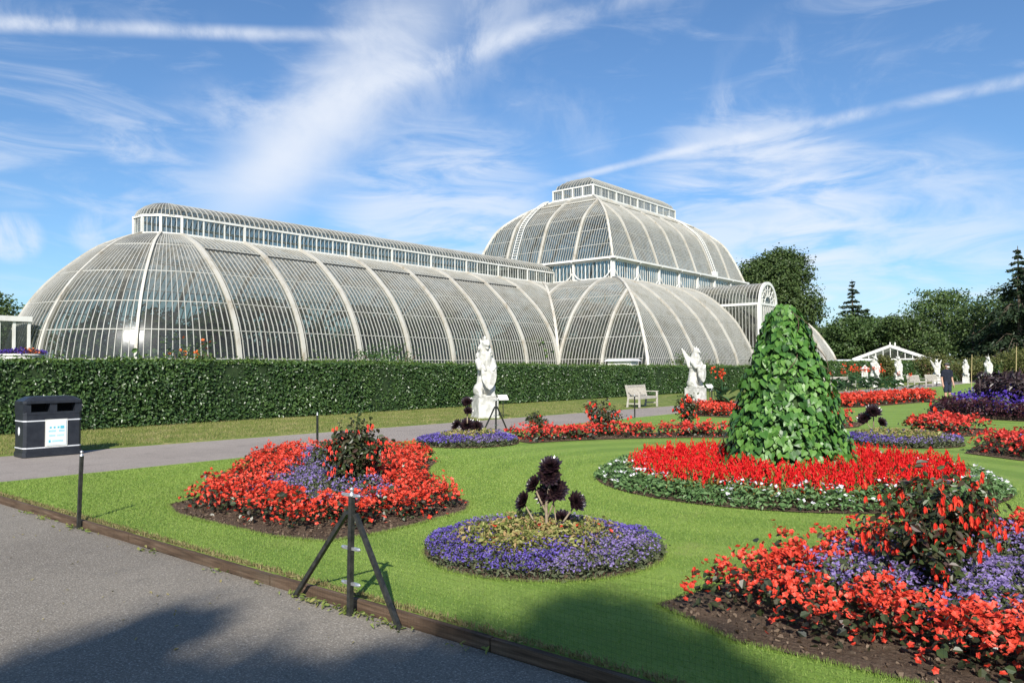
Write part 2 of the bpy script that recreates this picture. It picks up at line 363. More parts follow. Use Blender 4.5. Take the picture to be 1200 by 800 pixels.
def cards(mb,P,N,size,aspect=.6,T=None,fold=.12,mi=0):
    """n leaf or petal faces, each its own island"""
    P=np.asarray(P,float); n=len(P)
    if n==0: return
    N=unit(np.asarray(N,float)); size=np.broadcast_to(np.asarray(size,float),(n,))
    T=rdir(n) if T is None else np.asarray(T,float)
    T=unit(T-(T*N).sum(1,keepdims=True)*N); S=np.cross(N,T)
    L=size[:,None]; W=L*aspect; f=L*fold
    b0=P-T*L/2; tip=P+T*L/2-N*f*.6
    l1=P-T*L*.22+S*W*.46+N*f; l2=P+T*L*.16+S*W*.44+N*f*.7; r1=P-T*L*.22-S*W*.46+N*f; r2=P+T*L*.16-S*W*.44+N*f*.7
    V=np.stack([b0,l1,l2,tip,r2,r1],1).reshape(-1,3)
    i=np.arange(n)*6
    mb.add(V,np.vstack([np.stack([i,i+3,i+2,i+1],1),np.stack([i,i+5,i+4,i+3],1)]),mi=mi)
def flowers(mb,P,size,petals=4,mi=0,tilt=.6,up=(0,0,1),cup=.35):
    n=len(P)
    if n==0: return
    N=unit(np.array(up)+rng.normal(size=(n,3))*tilt); A=unit(np.cross(N,rdir(n))); B=np.cross(N,A)
    size=np.broadcast_to(np.asarray(size,float),(n,))
    ph0=rng.uniform(0,6.28,n)
    for k in range(petals):
        ph=ph0+k*2*math.pi/petals
        D=np.cos(ph)[:,None]*A+np.sin(ph)[:,None]*B
        cards(mb,P+D*size[:,None]*.27,unit(N-D*cup+rng.normal(size=(n,3))*.15),size*.58,.85,T=D,fold=.08,mi=mi)
# polygons
def inside(poly,P):
    poly=np.asarray(poly,float); x,y=P[:,0],P[:,1]; r=np.zeros(len(P),bool); n=len(poly)
    for i in range(n):
        x1,y1=poly[i];x2,y2=poly[(i+1)%n]
        c=((y1>y)!=(y2>y)); r^=c&(x<(x2-x1)*(y-y1)/((y2-y1) if y2!=y1 else 1e-9)+x1)
    return r
def edgedist(poly,P):
    poly=np.asarray(poly,float); d=np.full(len(P),1e9); n=len(poly)
    for i in range(n):
        a=poly[i];b=poly[(i+1)%n];ab=b-a; t=np.clip(((P-a)@ab)/(ab@ab+1e-12),0,1)
        d=np.minimum(d,np.linalg.norm(P-(a+t[:,None]*ab),axis=1))
    return d
def smoothpoly(poly,k=2):
    p=np.asarray(poly,float)
    for _ in range(k):
        q=np.roll(p,-1,0); p=np.stack([p*.8+q*.2,p*.2+q*.8],1).reshape(-1,2)
    return p
def circle(cx,cy,r,n=40,wob=0):
    a=np.linspace(0,2*math.pi,n,endpoint=False); rr=r*(1+wob*rng.normal(size=n)); return np.c_[cx+rr*np.cos(a),cy+rr*np.sin(a)]
def scatter(poly,dens,d0=0,d1=1e9,jit=True):
    p=np.asarray(poly); lo,hi=p.min(0),p.max(0); n=int((hi-lo).prod()*dens)
    P=rng.uniform(lo,hi,size=(n,2)); P=P[inside(p,P)]
    if d0>0 or d1<1e8:
        d=edgedist(p,P); P=P[(d>=d0)&(d<=d1)]
    return P
def ngon(name,poly,z,mat,parent=None,base=(0,0,0),kind=None):
    me=bpy.data.meshes.new(name); b=np.array(base)
    V=[(x-b[0],y-b[1],z-b[2]) for x,y in poly]
    area=sum(V[i][0]*V[(i+1)%len(V)][1]-V[(i+1)%len(V)][0]*V[i][1] for i in range(len(V)))
    if area<0: V=V[::-1]
    me.from_pydata(V,[],[list(range(len(V)))]); me.materials.append(mat)
    o=bpy.data.objects.new(name,me); col.objects.link(o)
    if parent is not None:o.parent=parent
    else:o.location=base
    if kind:o['kind']=kind
    return o
def vnoise(P,scale,seed=0):
    """smooth value noise on 2D points, 0..1"""
    r=np.random.default_rng(seed); G=r.random((64,64)); p=np.asarray(P)/scale; i=np.floor(p).astype(int); f=p-i; f=f*f*(3-2*f)
    g=lambda a,b:G[a%64,b%64]
    return (g(i[:,0],i[:,1])*(1-f[:,0])+g(i[:,0]+1,i[:,1])*f[:,0])*(1-f[:,1])+(g(i[:,0],i[:,1]+1)*(1-f[:,0])+g(i[:,0]+1,i[:,1]+1)*f[:,0])*f[:,1]

# ------------------------------------------------------------------ sun and sky
SUN_EL=R(34); sd=np.array([-.60,.80]); sd/=np.linalg.norm(sd)          # light travels this way
L=Vector((sd[0]*math.cos(SUN_EL),sd[1]*math.cos(SUN_EL),-math.sin(SUN_EL)))
TOSUN=-np.array(L)
sl=bpy.data.lights.new('sun','SUN'); sl.energy=5.0; sl.angle=R(.53); sl.color=(1,.945,.86)
so=bpy.data.objects.new('sun',sl); col.objects.link(so); so.rotation_euler=L.to_track_quat('-Z','Y').to_euler(); so.location=(20,-30,40)
w=bpy.data.worlds.new('World'); sc.world=w; w.use_nodes=True
t=NT(w.node_tree); t.n.clear()
wo=t.node('ShaderNodeOutputWorld'); bg=t.node('ShaderNodeBackground'); t.l.new(bg.outputs[0],wo.inputs[0])
sky=t.node('ShaderNodeTexSky'); sky.sky_type='NISHITA'; sky.sun_disc=False; sky.sun_elevation=SUN_EL
sky.sun_rotation=math.atan2(TOSUN[0],TOSUN[1]); sky.air_density=1.0; sky.dust_density=.6; sky.ozone_density=2.5; sky.altitude=0
SKYS=.084
bg.inputs[1].default_value=SKYS
D=t.node('ShaderNodeTexCoord').outputs['Generated']; D=t.vmath('NORMALIZE',D)
sep=t.node('ShaderNodeSeparateXYZ'); t.l.new(D,sep.inputs[0])
den=t.math('MAXIMUM',sep.outputs[2],.03)
cmb=t.node('ShaderNodeCombineXYZ'); t.l.new(t.math('DIVIDE',sep.outputs[0],den),cmb.inputs[0]); t.l.new(t.math('DIVIDE',sep.outputs[1],den),cmb.inputs[1])
plane=cmb.outputs[0]                                                     # where the line of sight meets the cirrus layer
fine=t.noise(D,9,9,.62,.5); soft=t.noise(D,3.2,6,.55,.3)
wisp=t.noise(t.mapping(D,(2.2,2.2,9),(0,0,0)),3.0,8,.6,.8)
def sky_dir(px,py):
    a,b=px-600,py-400; cr,sr=math.cos(ROLL),math.sin(ROLL); u=cr*a+sr*b; v=-sr*a+cr*b
    F=np.array(Fv); Z=np.array([math.sin(YAW)*math.sin(PITCH),-math.cos(YAW)*math.sin(PITCH),math.cos(PITCH)]); Rr=np.array([math.cos(YAW),math.sin(YAW),0])
    return unit(u*Rr-v*Z+908.36*F)
def band(d0,d1,width,s0,s1,strength,nlo,nhi,nz,warp=.0):
    """a streak of cloud along the great circle through two directions of the sky"""
    n=unit(np.cross(d0,d1)); ax=unit(d1-d0); mid=unit(d0+d1); half=np.linalg.norm(d1-d0)/2
    dd=t.vmath('DOT_PRODUCT',D,tuple(n))
    if warp: dd=t.math('ADD',dd,t.math('MULTIPLY',t.math('SUBTRACT',soft,.5),warp))
    across=t.maprange(t.math('ABSOLUTE',dd),0,width,1,0,True)
    al=t.vmath('DOT_PRODUCT',D,tuple(ax)); c=float(ax@mid)
    a0=t.maprange(al,c-half-s0,c-half+s0,0,1,True); a1=t.maprange(al,c+half-s1,c+half+s1,1,0,True)
    front=t.maprange(t.vmath('DOT_PRODUCT',D,tuple(mid)),.2,.4,0,1)
    v=t.math('MULTIPLY',t.math('MULTIPLY',across,a0),t.math('MULTIPLY',a1,front))
    return t.math('MULTIPLY',v,t.math('MULTIPLY',t.maprange(nz,nlo,nhi,.0,1,True),strength))
def blob(c,r,strength,nlo,nhi,nz):
    dd=t.vmath('DOT_PRODUCT',D,tuple(c)); v=t.maprange(dd,math.cos(r),1-.15*(1-math.cos(r)),0,1,True)
    return t.math('MULTIPLY',v,t.math('MULTIPLY',t.maprange(nz,nlo,nhi,0,1,True),strength))
cl=[]
sdv=sky_dir
cl.append(band(sdv(-60,27),sdv(405,42),.012,.05,.10,.75,.25,.65,fine,.010))
cl.append(band(sdv(-60,20),sdv(180,22),.018,.05,.10,.42,.40,.70,fine,.02))
cl.append(band(sdv(420,108),sdv(760,-12),.022,.10,.10,.68,.25,.70,fine,.02))
cl.append(band(sdv(270,255),sdv(490,30),.080,.10,.18,.80,.24,.58,soft,.08))
cl.append(band(sdv(380,150),sdv(620,-60),.12,.15,.10,.50,.35,.65,fine,.1))
cl.append(band(sdv(230,135),sdv(380,120),.05,.06,.10,.45,.35,.6,fine,.04))
cl.append(band(sdv(560,236),sdv(850,165),.007,.08,.03,.55,.25,.6,fine,.003))
cl.append(band(sdv(830,172),sdv(1260,80),.011,.05,.05,.60,.25,.65,fine,.005))
cl.append(band(sdv(800,178),sdv(960,172),.016,.04,.05,.45,.3,.65,fine,.01))
cl.append(blob(sdv(520,270),.17,.60,.30,.62,wisp)); cl.append(blob(sdv(880,250),.16,.58,.35,.65,wisp))
cl.append(blob(sdv(1040,330),.20,.50,.30,.62,wisp)); cl.append(blob(sdv(950,130),.14,.25,.45,.72,fine))
cl.append(blob(sdv(700,60),.16,.2,.45,.75,fine)); cl.append(blob(sdv(860,140),.05,.35,.4,.6,fine))
cl.append(blob(sdv(18,278),.032,.6,.36,.56,fine)); cl.append(blob(sdv(112,273),.032,.35,.42,.62,fine))
cl.append(blob(sdv(150,162),.034,.60,.45,.62,fine)); cl.append(blob(sdv(90,200),.17,.25,.40,.68,wisp))
cl.append(t.math('MULTIPLY',t.maprange(wisp,.48,.78,0,1,True),.22))
inv=None
for c in cl:
    k=t.math('SUBTRACT',1,c,clamp=True); inv=k if inv is None else t.math('MULTIPLY',inv,k)
cover=t.math('SUBTRACT',1,inv,clamp=True)
cover=t.math('MULTIPLY',cover,t.maprange(sep.outputs[2],-.02,.05,.3,1,True))
skyc=t.mix(1,sky.outputs[0],c3(.74,.97,1.17),'MULTIPLY')
t.l.new(t.mix(cover,skyc,c3(7.0,7.4,8.1)),bg.inputs[0])

# ------------------------------------------------------------------ ground
def sheet(name,x0,x1,y0,y1,z,mat):
    return ngon(name,[(x0,y0),(x1,y0),(x1,y1),(x0,y1)],z,mat,kind='structure')
sheet('ground',-1500,1500,-1500,1500,-.10,M['farground'])
sheet('road',-70,60,-14,3.58,-.07,M['road'])
ngon('path',[(-17.75,3.58),(-13.35,3.58),(-13.1,34),(-12.9,160),(-16.3,160),(-16.0,34),(-17.3,10)],-.03,M['path'],kind='structure')
def slab(name,poly,z,mat,th=.09):
    p=np.asarray(poly,float); n=len(p); mb=MB()
    ngv=[(x,y,z) for x,y in p]
    me=bpy.data.meshes.new(name); V=ngv+[(x,y,z-th) for x,y in p]
    a=sum(p[i][0]*p[(i+1)%n][1]-p[(i+1)%n][0]*p[i][1] for i in range(n))
    F=[list(range(n)) if a>0 else list(range(n))[::-1]]+[[i,(i+1)%n,n+(i+1)%n,n+i] for i in range(n)]
    me.from_pydata(V,[],F); me.materials.append(mat); o=bpy.data.objects.new(name,me); col.objects.link(o); o['kind']='structure'; return o
slab('lawn',[(-13.35,3.66),(60,3.66),(60,160),(-12.9,160),(-13.1,34)],0,M['lawn'])
slab('grass_verge',[(-80,3.66),(-17.75,3.66),(-17.3,10),(-16.0,34),(-16.3,160),(-80,160)],0,M['verge'])
mb=MB()
x=-17.6
while x<20:
    ln=rng.uniform(2.3,2.5); mb.box((x+ln/2,3.62+rng.normal()*.004,-.035),(ln-.012,.045,.09+rng.normal()*.004),rng.normal()*.002); x+=ln
tag(mb.build('kerb',M['timber']),kind='structure')

# ------------------------------------------------------------------ glasshouse
AX=-42.462; WW=7.62; JY=47.704; S0=JY-26.67; PW=15.34; BC=3.837; LC=11*BC; E=7.55
def catmull(pts,per=6):
    p=np.asarray(pts,float); p=np.vstack([2*p[0]-p[1],p,2*p[-1]-p[-2]]); out=[]
    for i in range(1,len(p)-2):
        for k in range(per):
            u=k/per; a,b,c,d=p[i-1],p[i],p[i+1],p[i+2]
            out.append(.5*((2*b)+(-a+c)*u+(2*a-5*b+4*c-d)*u*u+(-a+3*b-3*c+d)*u**3))
    out.append(p[-2]); return np.array(out)
def resample(P,n):
    d=np.r_[0,np.cumsum(np.linalg.norm(np.diff(P,axis=0),axis=1))]; u=np.linspace(0,d[-1],n); return np.c_[np.interp(u,d,P[:,0]),np.interp(u,d,P[:,1])]
profW=resample(catmull([(0,.6),(.01,1.4),(.13,2.51),(.40,3.6),(.82,4.55),(1.44,5.58),(2.36,6.66),(4.1,8.17),(5.6,8.92),(5.94,9.05)]),40)
profC=resample(catmull([(0,.6),(.02,1.5),(.36,2.87),(.96,4.11),(1.92,5.74),(3.49,7.34),(5.0,8.4),(6.4,8.95),(7.55,9.15)]),40)
profU=resample(catmull([(0,10.95),(.25,11.7),(.78,13.19),(1.60,14.9),(2.88,16.17),(4.2,17.1),(5.45,17.8)]),40)
profLW=resample(catmull([(0,10.05),(.22,10.45),(.8,10.82),(1.68,11.0)]),16)
profLC=resample(catmull([(0,18.87),(.35,19.4),(1.2,19.95),(2.32,20.2)]),16)
house=thing('glasshouse','huge white ribbed Victorian glasshouse with curved glass roof and raised central dome behind the hedge','glasshouse',(AX,JY,0))
HB=np.array([AX,JY,0.])
# a mapping turns (place along, inset, z) into a point; each also knows its horizontal width direction
class Face:
    def __init__(s,o,a,i): s.o=np.array(o,float); s.a=np.array(a,float); s.i=np.array(i,float)
    def pt(s,p,iz): iz=np.atleast_2d(iz); return np.c_[s.o[0]+s.a[0]*p+s.i[0]*iz[:,0],s.o[1]+s.a[1]*p+s.i[1]*iz[:,0],iz[:,1]]
    def side(s,p): return np.array([s.a[0],s.a[1],0])
class Apse:
    def __init__(s,cy,r,sgn): s.cy=cy; s.r=r; s.sgn=sgn
    def pt(s,p,iz): iz=np.atleast_2d(iz); rr=s.r-iz[:,0]; return np.c_[AX+rr*math.cos(p),s.cy-s.sgn*rr*math.sin(p),iz[:,1]]
    def side(s,p): return np.array([-math.sin(p),-s.sgn*math.cos(p),0])
def clip(prof,lo,hi,n):
    lo=max(lo,prof[0,0]); hi=min(hi,prof[-1,0])
    if hi-lo<.08: return None
    # parameterise on arc so the near vertical foot keeps its points
    d=np.r_[0,np.cumsum(np.linalg.norm(np.diff(prof,axis=0),axis=1))]
    mono=np.maximum.accumulate(prof[:,0]+np.arange(len(prof))*1e-6)
    a=0. if lo<=prof[0,0]+1e-6 else np.interp(lo,mono,d); b=d[-1] if hi>=prof[-1,0]-1e-6 else np.interp(hi,mono,d)
    u=np.linspace(a,b,n); return np.c_[np.interp(u,d,prof[:,0]),np.interp(u,d,prof[:,1])]
def outsign(face,p,prof):
    """which way the sweep's normal must flip to point outward"""
    P=face.pt(p,prof[5:7]); T=P[1]-P[0]; N=np.cross(face.side(p),T); inn=face.pt(p,np.array([[prof[5,0]+1,prof[5,1]]]))[0]-P[0]
    return -1 if N@inn>0 else 1
def bay(face,prof,p0,p1,nb,lo=lambda p:0,hi=lambda p:99,purl=(),rows=14,barw=.034,glass_name='glazed_bay'):
    ps=np.linspace(p0,p1,nb+1); g=MB(); b=MB(); any_=False
    prev=None
    for k,p in enumerate(ps):
        c=clip(prof,lo(p),hi(p),rows)
        P=face.pt(p,c) if c is not None else None
        if P is not None and 0<k<nb: b.sweep(P,face.side(p),barw,-.035,.035)
        if prev is not None or P is not None:
            A=prev; Bv=P
            if A is None or Bv is None:
                full=A if A is not None else Bv
                pp=p if A is not None else ps[k-1]
                z=clip(prof,min(lo(pp),hi(pp))-.05,min(lo(pp),hi(pp))+.05,rows)
                rep=None if z is None else face.pt(pp,z)
                if rep is not None and k>0:
                    if A is None: A=rep
                    else: Bv=rep
            if k>0 and A is not None and Bv is not None:
                q=np.arange(rows-1); V=np.vstack([A,Bv]); g.add(V,np.stack([q,q+rows,q+rows+1,q+1],1)); any_=True
        prev=P
    if not any_: return None
    for f in purl:
        path=[];
        for p in np.linspace(p0,p1,9):
            c=clip(prof,lo(p),hi(p),60)
            iz=np.array([np.interp(f,prof[:,1],prof[:,0]),f])
            if iz[0]>=lo(p)-.02 and iz[0]<=hi(p)+.02: path.append(face.pt(p,iz)[0])
        if len(path)>1: b.sweep(path,(0,0,1),.05,-.03,.03)
    go=g.build(glass_name,M['glass'],house,HB,smooth=True)
    if b.n: b.build('glazing_bars',M['bar'],go,HB)
    return go
def rib(face,prof,p,lo=0,hi=99,w=.20,foot=True,n=26):
    c=clip(prof,lo,hi,n)
    if c is None: return
    s=outsign(face,p,prof); m=MB(); P=face.pt(p,c)
    a,b=(-.09,.12) if s>0 else (-.12,.09)
    m.sweep(P,face.side(p),w,a,b)
    if foot and lo<=0:
        m.box(P[0]+np.array([0,0,.15]),(.42,.42,.5))
    return m.build('rib',M['rib'],house,HB)
def hiprib(pts,side,w=.16,d=.1):
    m=MB(); m.sweep(pts,side,w,-d,d); return m.build('rib',M['rib'],house,HB)
PURW=(2.2,3.6,5.0,6.6,8.2); PURC=(2.3,3.9,5.6,7.2,8.3); PURU=(12.2,13.6,15.0,16.3,17.2)
def wing(sgn):
    """sgn=+1 the wing running towards the road, -1 the far one"""
    yj=JY if sgn>0 else JY+LC; ya=yj-sgn*26.67
    for side in (1,-1):
        f=Face((AX+side*WW,yj),(0,-sgn),(-side,0))
        fine_=side>0
        for k in range(-2,7):
            p0=k*BC if k>=0 else k*BC; p0,p1=k*3.81,(k+1)*3.81
            bay(f,profW,p0,p1,14 if fine_ else 9,lo=lambda p:max(0,-p),purl=PURW if sgn>0 else (),rows=14)
        for k in range(-1,8):
            rib(f,profW,k*3.81,lo=max(0,-k*3.81))
        # valley against the centre block
        i=np.linspace(0,7.4,26); z=np.maximum(np.interp(i,profW[:,0],profW[:,1]),np.interp(i,profC[:,0],profC[:,1]))
        hiprib(np.c_[AX+side*(WW-i),yj+sgn*i,z+.02],(side,sgn,0),.2,.12)
    ap=Apse(ya,WW,sgn)
    for k in range(5):
        a0=k*math.pi/5
        bay(ap,profW,a0,a0+math.pi/5,15,purl=PURW if sgn>0 else (),barw=.034)
        if k>0: rib(ap,profW,a0,w=.13)
    # dark bars stand in for the shadow gap under the top ventilators
    for side in (1,-1):
        iz=(float(np.interp(8.05,profW[:,1],profW[:,0])),8.05); m=MB()
        for k in range(7):
            ya_,yb_=yj-sgn*(k*3.81+.25),yj-sgn*((k+1)*3.81-.25); m.bar((AX+side*(WW-iz[0]+.05),ya_,iz[1]+.04),(AX+side*(WW-iz[0]+.05),yb_,iz[1]+.04),.07,.04,(side*.6,0,.8))
        m.build('ventilator_gap_shadow',M['iron'],house,HB)
    # plinth
    m=MB(); y0,y1=sorted((yj,ya)); a=np.linspace(0,math.pi,24)
    for side in (1,-1): m.box((AX+side*(WW+.02),(y0+y1)/2,.3),(.3,y1-y0,.62))
    m.sweep(np.c_[AX+(WW+.02)*np.cos(a),ya-sgn*(WW+.02)*np.sin(a),np.full(24,.3)],(0,0,1),.62,-.15,.15)
    m.build('plinth',M['stone_plinth'],house,HB)
    # lantern
    rl=1.68; ye=yj+sgn*E
    lan=MB(); pts=[(AX+rl,ye),(AX+rl,ya)]+[(AX+rl*math.cos(x),ya-sgn*rl*math.sin(x)) for x in np.linspace(0,math.pi,6)[1:-1]]+[(AX-rl,ya),(AX-rl,ye)]
    g=MB(); fr=MB(); mul=MB()
    for (x0,yy0),(x1,yy1) in zip(pts[:-1],pts[1:]):
        A=np.array([x0,yy0]);Bv=np.array([x1,yy1]); ln=np.linalg.norm(Bv-A); d=(Bv-A)/ln; nrm=np.array([d[1],-d[0]])
        rz=math.atan2(d[1],d[0])
        g.add([[x0,yy0,9.05],[x1,yy1,9.05],[x1,yy1,10.05],[x0,yy0,10.05]],[[0,1,2,3]])
        for zz,hh,ww in ((9.06,.14,.14),(10.04,.12,.14)): fr.box(((x0+x1)/2,(yy0+yy1)/2,zz),(ln+.1,ww,hh),rz)
        nb=max(1,round(ln/1.27)); 
        for j in range(nb+(1 if (x1,yy1)==pts[-1] else 0)):
            q=A+d*ln*j/nb; big=(j%3==0) or nb<3
            fr.box((q[0],q[1],9.55),(.13 if big else .075,.13 if big else .075,.9),rz)
            if j<nb:
                for s_ in range(1,4):
                    q2=q+d*ln/nb*s_/4; mul.box((q2[0],q2[1],9.55),(.025,.03,.9),rz)
    lo_=g.build('lantern',M['glass'],house,HB); fr.V+=mul.V; fr.Q+=[q+fr.n for q in mul.Q]; fr.qm+=mul.qm; fr.n+=mul.n; fr.build('lantern_frame',M['white'],lo_,HB)
    r=MB(); rb=MB()
    for side in (1,-1):
        f=Face((AX+side*rl,ye),(0,-sgn),(-side,0)); Lr=abs(ye-ya); n=int(Lr/.32)
        for k in range(n+1):
            P=f.pt(k*Lr/n,profLW[::3])
            rb.sweep(P,(0,1,0),.045,-.03,.03)
            if k<n: 
                Q=f.pt((k+1)*Lr/n,profLW[::3]); q=np.arange(len(P)-1); r.add(np.vstack([P,Q]),np.stack([q,q+len(P),q+len(P)+1,q+1],1))
    ap2=Apse(ya,rl,sgn)
    for k in range(25):
        a0=k*math.pi/25; P=ap2.pt(a0,profLW[::3]); Q=ap2.pt(a0+math.pi/25,profLW[::3]); q=np.arange(len(P)-1)
        r.add(np.vstack([P,Q]),np.stack([q,q+len(P),q+len(P)+1,q+1],1)); rb.sweep(P,ap2.side(a0),.035,-.03,.03)
    ro=r.build('lantern_roof',M['glass'],house,HB,smooth=True); rb.build('glazing_bars',M['bar'],ro,HB)
wing(1); wing(-1)
# ---- centre block, lower tier
YC0,YC1=JY,JY+LC; XF,XB=AX+PW,AX-PW
for side in (1,-1):
    f=Face((AX+side*PW,YC0),(0,1),(-side,0))
    hh=lambda p:min(p,LC-p)
    for k in range(11):
        if k==5 and side>0: 
            bay(f,profC,k*BC,(k+1)*BC,9,lo=lambda p:4.2,hi=hh); continue
        bay(f,profC,k*BC,(k+1)*BC,14 if side>0 else 8,hi=hh,purl=PURC if side>0 else ())
    for k in range(1,11): rib(f,profC,k*BC,hi=hh(k*BC))
    for yy,sg in ((YC0,1),(YC1,-1)):
        i=np.linspace(0,7.5,30); z=np.interp(i,profC[:,0],profC[:,1]); z[0]=.6
        P=np.vstack([[[AX+side*PW,yy,.6]],np.c_[AX+side*(PW-i),yy+sg*i,z]]) 
        dd=clip(profC,0,99,30); P=np.c_[AX+side*(PW-dd[:,0]),yy+sg*dd[:,0],dd[:,1]]
        hiprib(P,(side,sg,0),.2,.13)
        fe=Face((AX+side*PW,yy),(-side,0),(0,sg)); q=PW-WW
        for a,b in ((0,q/2),(q/2,q),(q,q+3.81),(q+3.81,q+7.62)):
            bay(fe,profC,a,b,14,lo=lambda p:max(0,p-q),hi=lambda p:p,purl=PURC if sg>0 else ())
        for p in (q/2,q,q+3.81): rib(fe,profC,p,lo=max(0,p-q),hi=p)
m=MB()
for side in (1,-1): m.box((AX+side*(PW+.02),(YC0+YC1)/2,.3),(.3,LC,.62))
for yy in (YC0,YC1):
    for side in (1,-1): m.box((AX+side*(PW+WW)/2,yy,.29),(PW-WW,.3,.6))
m.build('plinth',M['stone_plinth'],house,HB)
# ---- gallery
UX=PW-E; UY0,UY1=YC0+E,YC1-E; UL=UY1-UY0
g=MB(); fr=MB(); mul=MB(); br=MB()
def gallery_side(A,Bv,nb,out):
    A=np.array(A,float);Bv=np.array(Bv,float); ln=np.linalg.norm(Bv-A); d=(Bv-A)/ln; rz=math.atan2(d[1],d[0]); out=np.array(out,float)
    g.add([[*A,9.1],[*Bv,9.1],[*Bv,10.75],[*A,10.75]],[[0,1,2,3]])
    c=(A+Bv)/2
    fr.box((*(c+out*.22),10.86),(ln+.75,.5,.17),rz); fr.box((*(c+out*.1),10.70),(ln+.2,.16,.15),rz); fr.box((*(c+out*.06),9.17),(ln+.1,.14,.16),rz)
    for k in range(nb+1):
        q=A+d*ln*k/nb; fr.box((*(q+out*.1),9.95),(.17,.22,1.6),rz)
        # cast brackets springing from each post up to the gutter and down onto the roof
        th=np.linspace(0,math.pi/2,7)
        br.sweep(np.c_[q[0]+out[0]*(.12+.38*(1-np.cos(th))),q[1]+out[1]*(.12+.38*(1-np.cos(th))),10.25+.5*np.sin(th)],(d[0],d[1],0),.09,-.035,.035)
        for s_ in (1,-1):
            if 0<=k+s_<=nb:
                xx=np.linspace(0,1,8); 
                br.sweep(np.c_[q[0]+d[0]*s_*.75*xx+out[0]*.2,q[1]+d[1]*s_*.75*xx+out[1]*.2,9.9-.65*np.sin(xx*math.pi/2)],(out[0],out[1],0),.08,-.05,.05)
        if k<nb:
            for s_ in range(1,10):
                q2=q+d*ln/nb*s_/10; mul.box((*q2,9.95),(.05 if s_%3 else .09,.05,1.6),rz)
for side in (1,-1): gallery_side((AX+side*UX,UY0),(AX+side*UX,UY1),7,(side,0))
gallery_side((AX-UX,UY0),(AX+UX,UY0),4,(0,-1)); gallery_side((AX-UX,UY1),(AX+UX,UY1),4,(0,1))
go=g.build('gallery',M['glass'],house,HB); fr.V+=mul.V; fr.Q+=[q+fr.n for q in mul.Q]; fr.qm+=mul.qm; fr.n+=mul.n; fr.build('gallery_frame',M['white'],go,HB); br.build('brackets',M['white'],go,HB)
# ---- dome
for side in (1,-1):
    f=Face((AX+side*UX,UY0),(0,1),(-side,0)); hh=lambda p:min(p,UL-p); b=UL/7
    for k in range(7): bay(f,profU,k*b,(k+1)*b,14 if side>0 else 9,hi=hh,purl=PURU if side>0 else ())
    for k in range(1,7): rib(f,profU,k*b,hi=hh(k*b),foot=False)
for yy,sg in ((UY0,1),(UY1,-1)):
    f=Face((AX-UX,yy),(1,0),(0,sg)); hh=lambda p:min(p,2*UX-p); b=2*UX/4
    for k in range(4): bay(f,profU,k*b,(k+1)*b,15,hi=hh,purl=PURU if sg>0 else ())
    for k in range(1,4): rib(f,profU,k*b,hi=hh(k*b),foot=False)
    for side in (1,-1):
        dd=clip(profU,0,99,30); hiprib(np.c_[AX+side*(UX-dd[:,0]),yy+sg*dd[:,0],dd[:,1]],(side,sg,0),.18,.12)
# walkway ring just under the top lantern
m=MB(); i=4.0; z=float(np.interp(i,profU[:,0],profU[:,1]))+.06
ring=[(AX+UX-i,UY0+i),(AX+UX-i,UY1-i),(AX-UX+i,UY1-i),(AX-UX+i,UY0+i)]
for a,b in zip(ring,ring[1:]+ring[:1]): m.bar((*a,z),(*b,z),.22,.1)
m.build('walkway',M['rib'],house,HB)
# top lantern
rl=2.32; Y0,Y1=UY0+5.45,UY1-5.45
g=MB(); fr=MB(); mul=MB()
for A,Bv,nb,big in (((AX+rl,Y0),(AX+rl,Y1),12,3),((AX-rl,Y1),(AX-rl,Y0),12,3),((AX-rl,Y0),(AX+rl,Y0),4,1),((AX+rl,Y1),(AX-rl,Y1),4,1)):
    A=np.array(A);Bv=np.array(Bv);ln=np.linalg.norm(Bv-A);d=(Bv-A)/ln;rz=math.atan2(d[1],d[0]);c=(A+Bv)/2
    g.add([[*A,17.8],[*Bv,17.8],[*Bv,18.87],[*A,18.87]],[[0,1,2,3]])
    ex=.08 if nb==12 else -.09; fr.box((*c,17.86),(ln+2*ex,.16,.18),rz); fr.box((*c,18.85),(ln+2*ex+.0,.165,.14),rz)
    for k in range(nb):
        q=A+d*ln*k/nb; wv=.15 if k%big==0 else .08; fr.box((*q,18.35),(wv,wv,.9),rz)
        if k<nb:
            for s_ in range(1,5): q2=q+d*ln/nb*s_/5; mul.box((*q2,18.35),(.03,.03,.9),rz)
lo_=g.build('lantern',M['glass'],house,HB); fr.V+=mul.V; fr.Q+=[q+fr.n for q in mul.Q]; fr.qm+=mul.qm; fr.n+=mul.n; fr.build('lantern_frame',M['white'],lo_,HB)
LL_=Y1-Y0
for side in (1,-1):
    f=Face((AX+side*rl,Y0),(0,1),(-side,0)); bay(f,profLC,0,LL_,48,hi=lambda p:min(p,LL_-p),rows=8,glass_name='lantern_roof')
for yy,sg in ((Y0,1),(Y1,-1)):
    f=Face((AX-rl,yy),(1,0),(0,sg)); bay(f,profLC,0,2*rl,14,hi=lambda p:min(p,2*rl-p),rows=8,glass_name='lantern_roof')
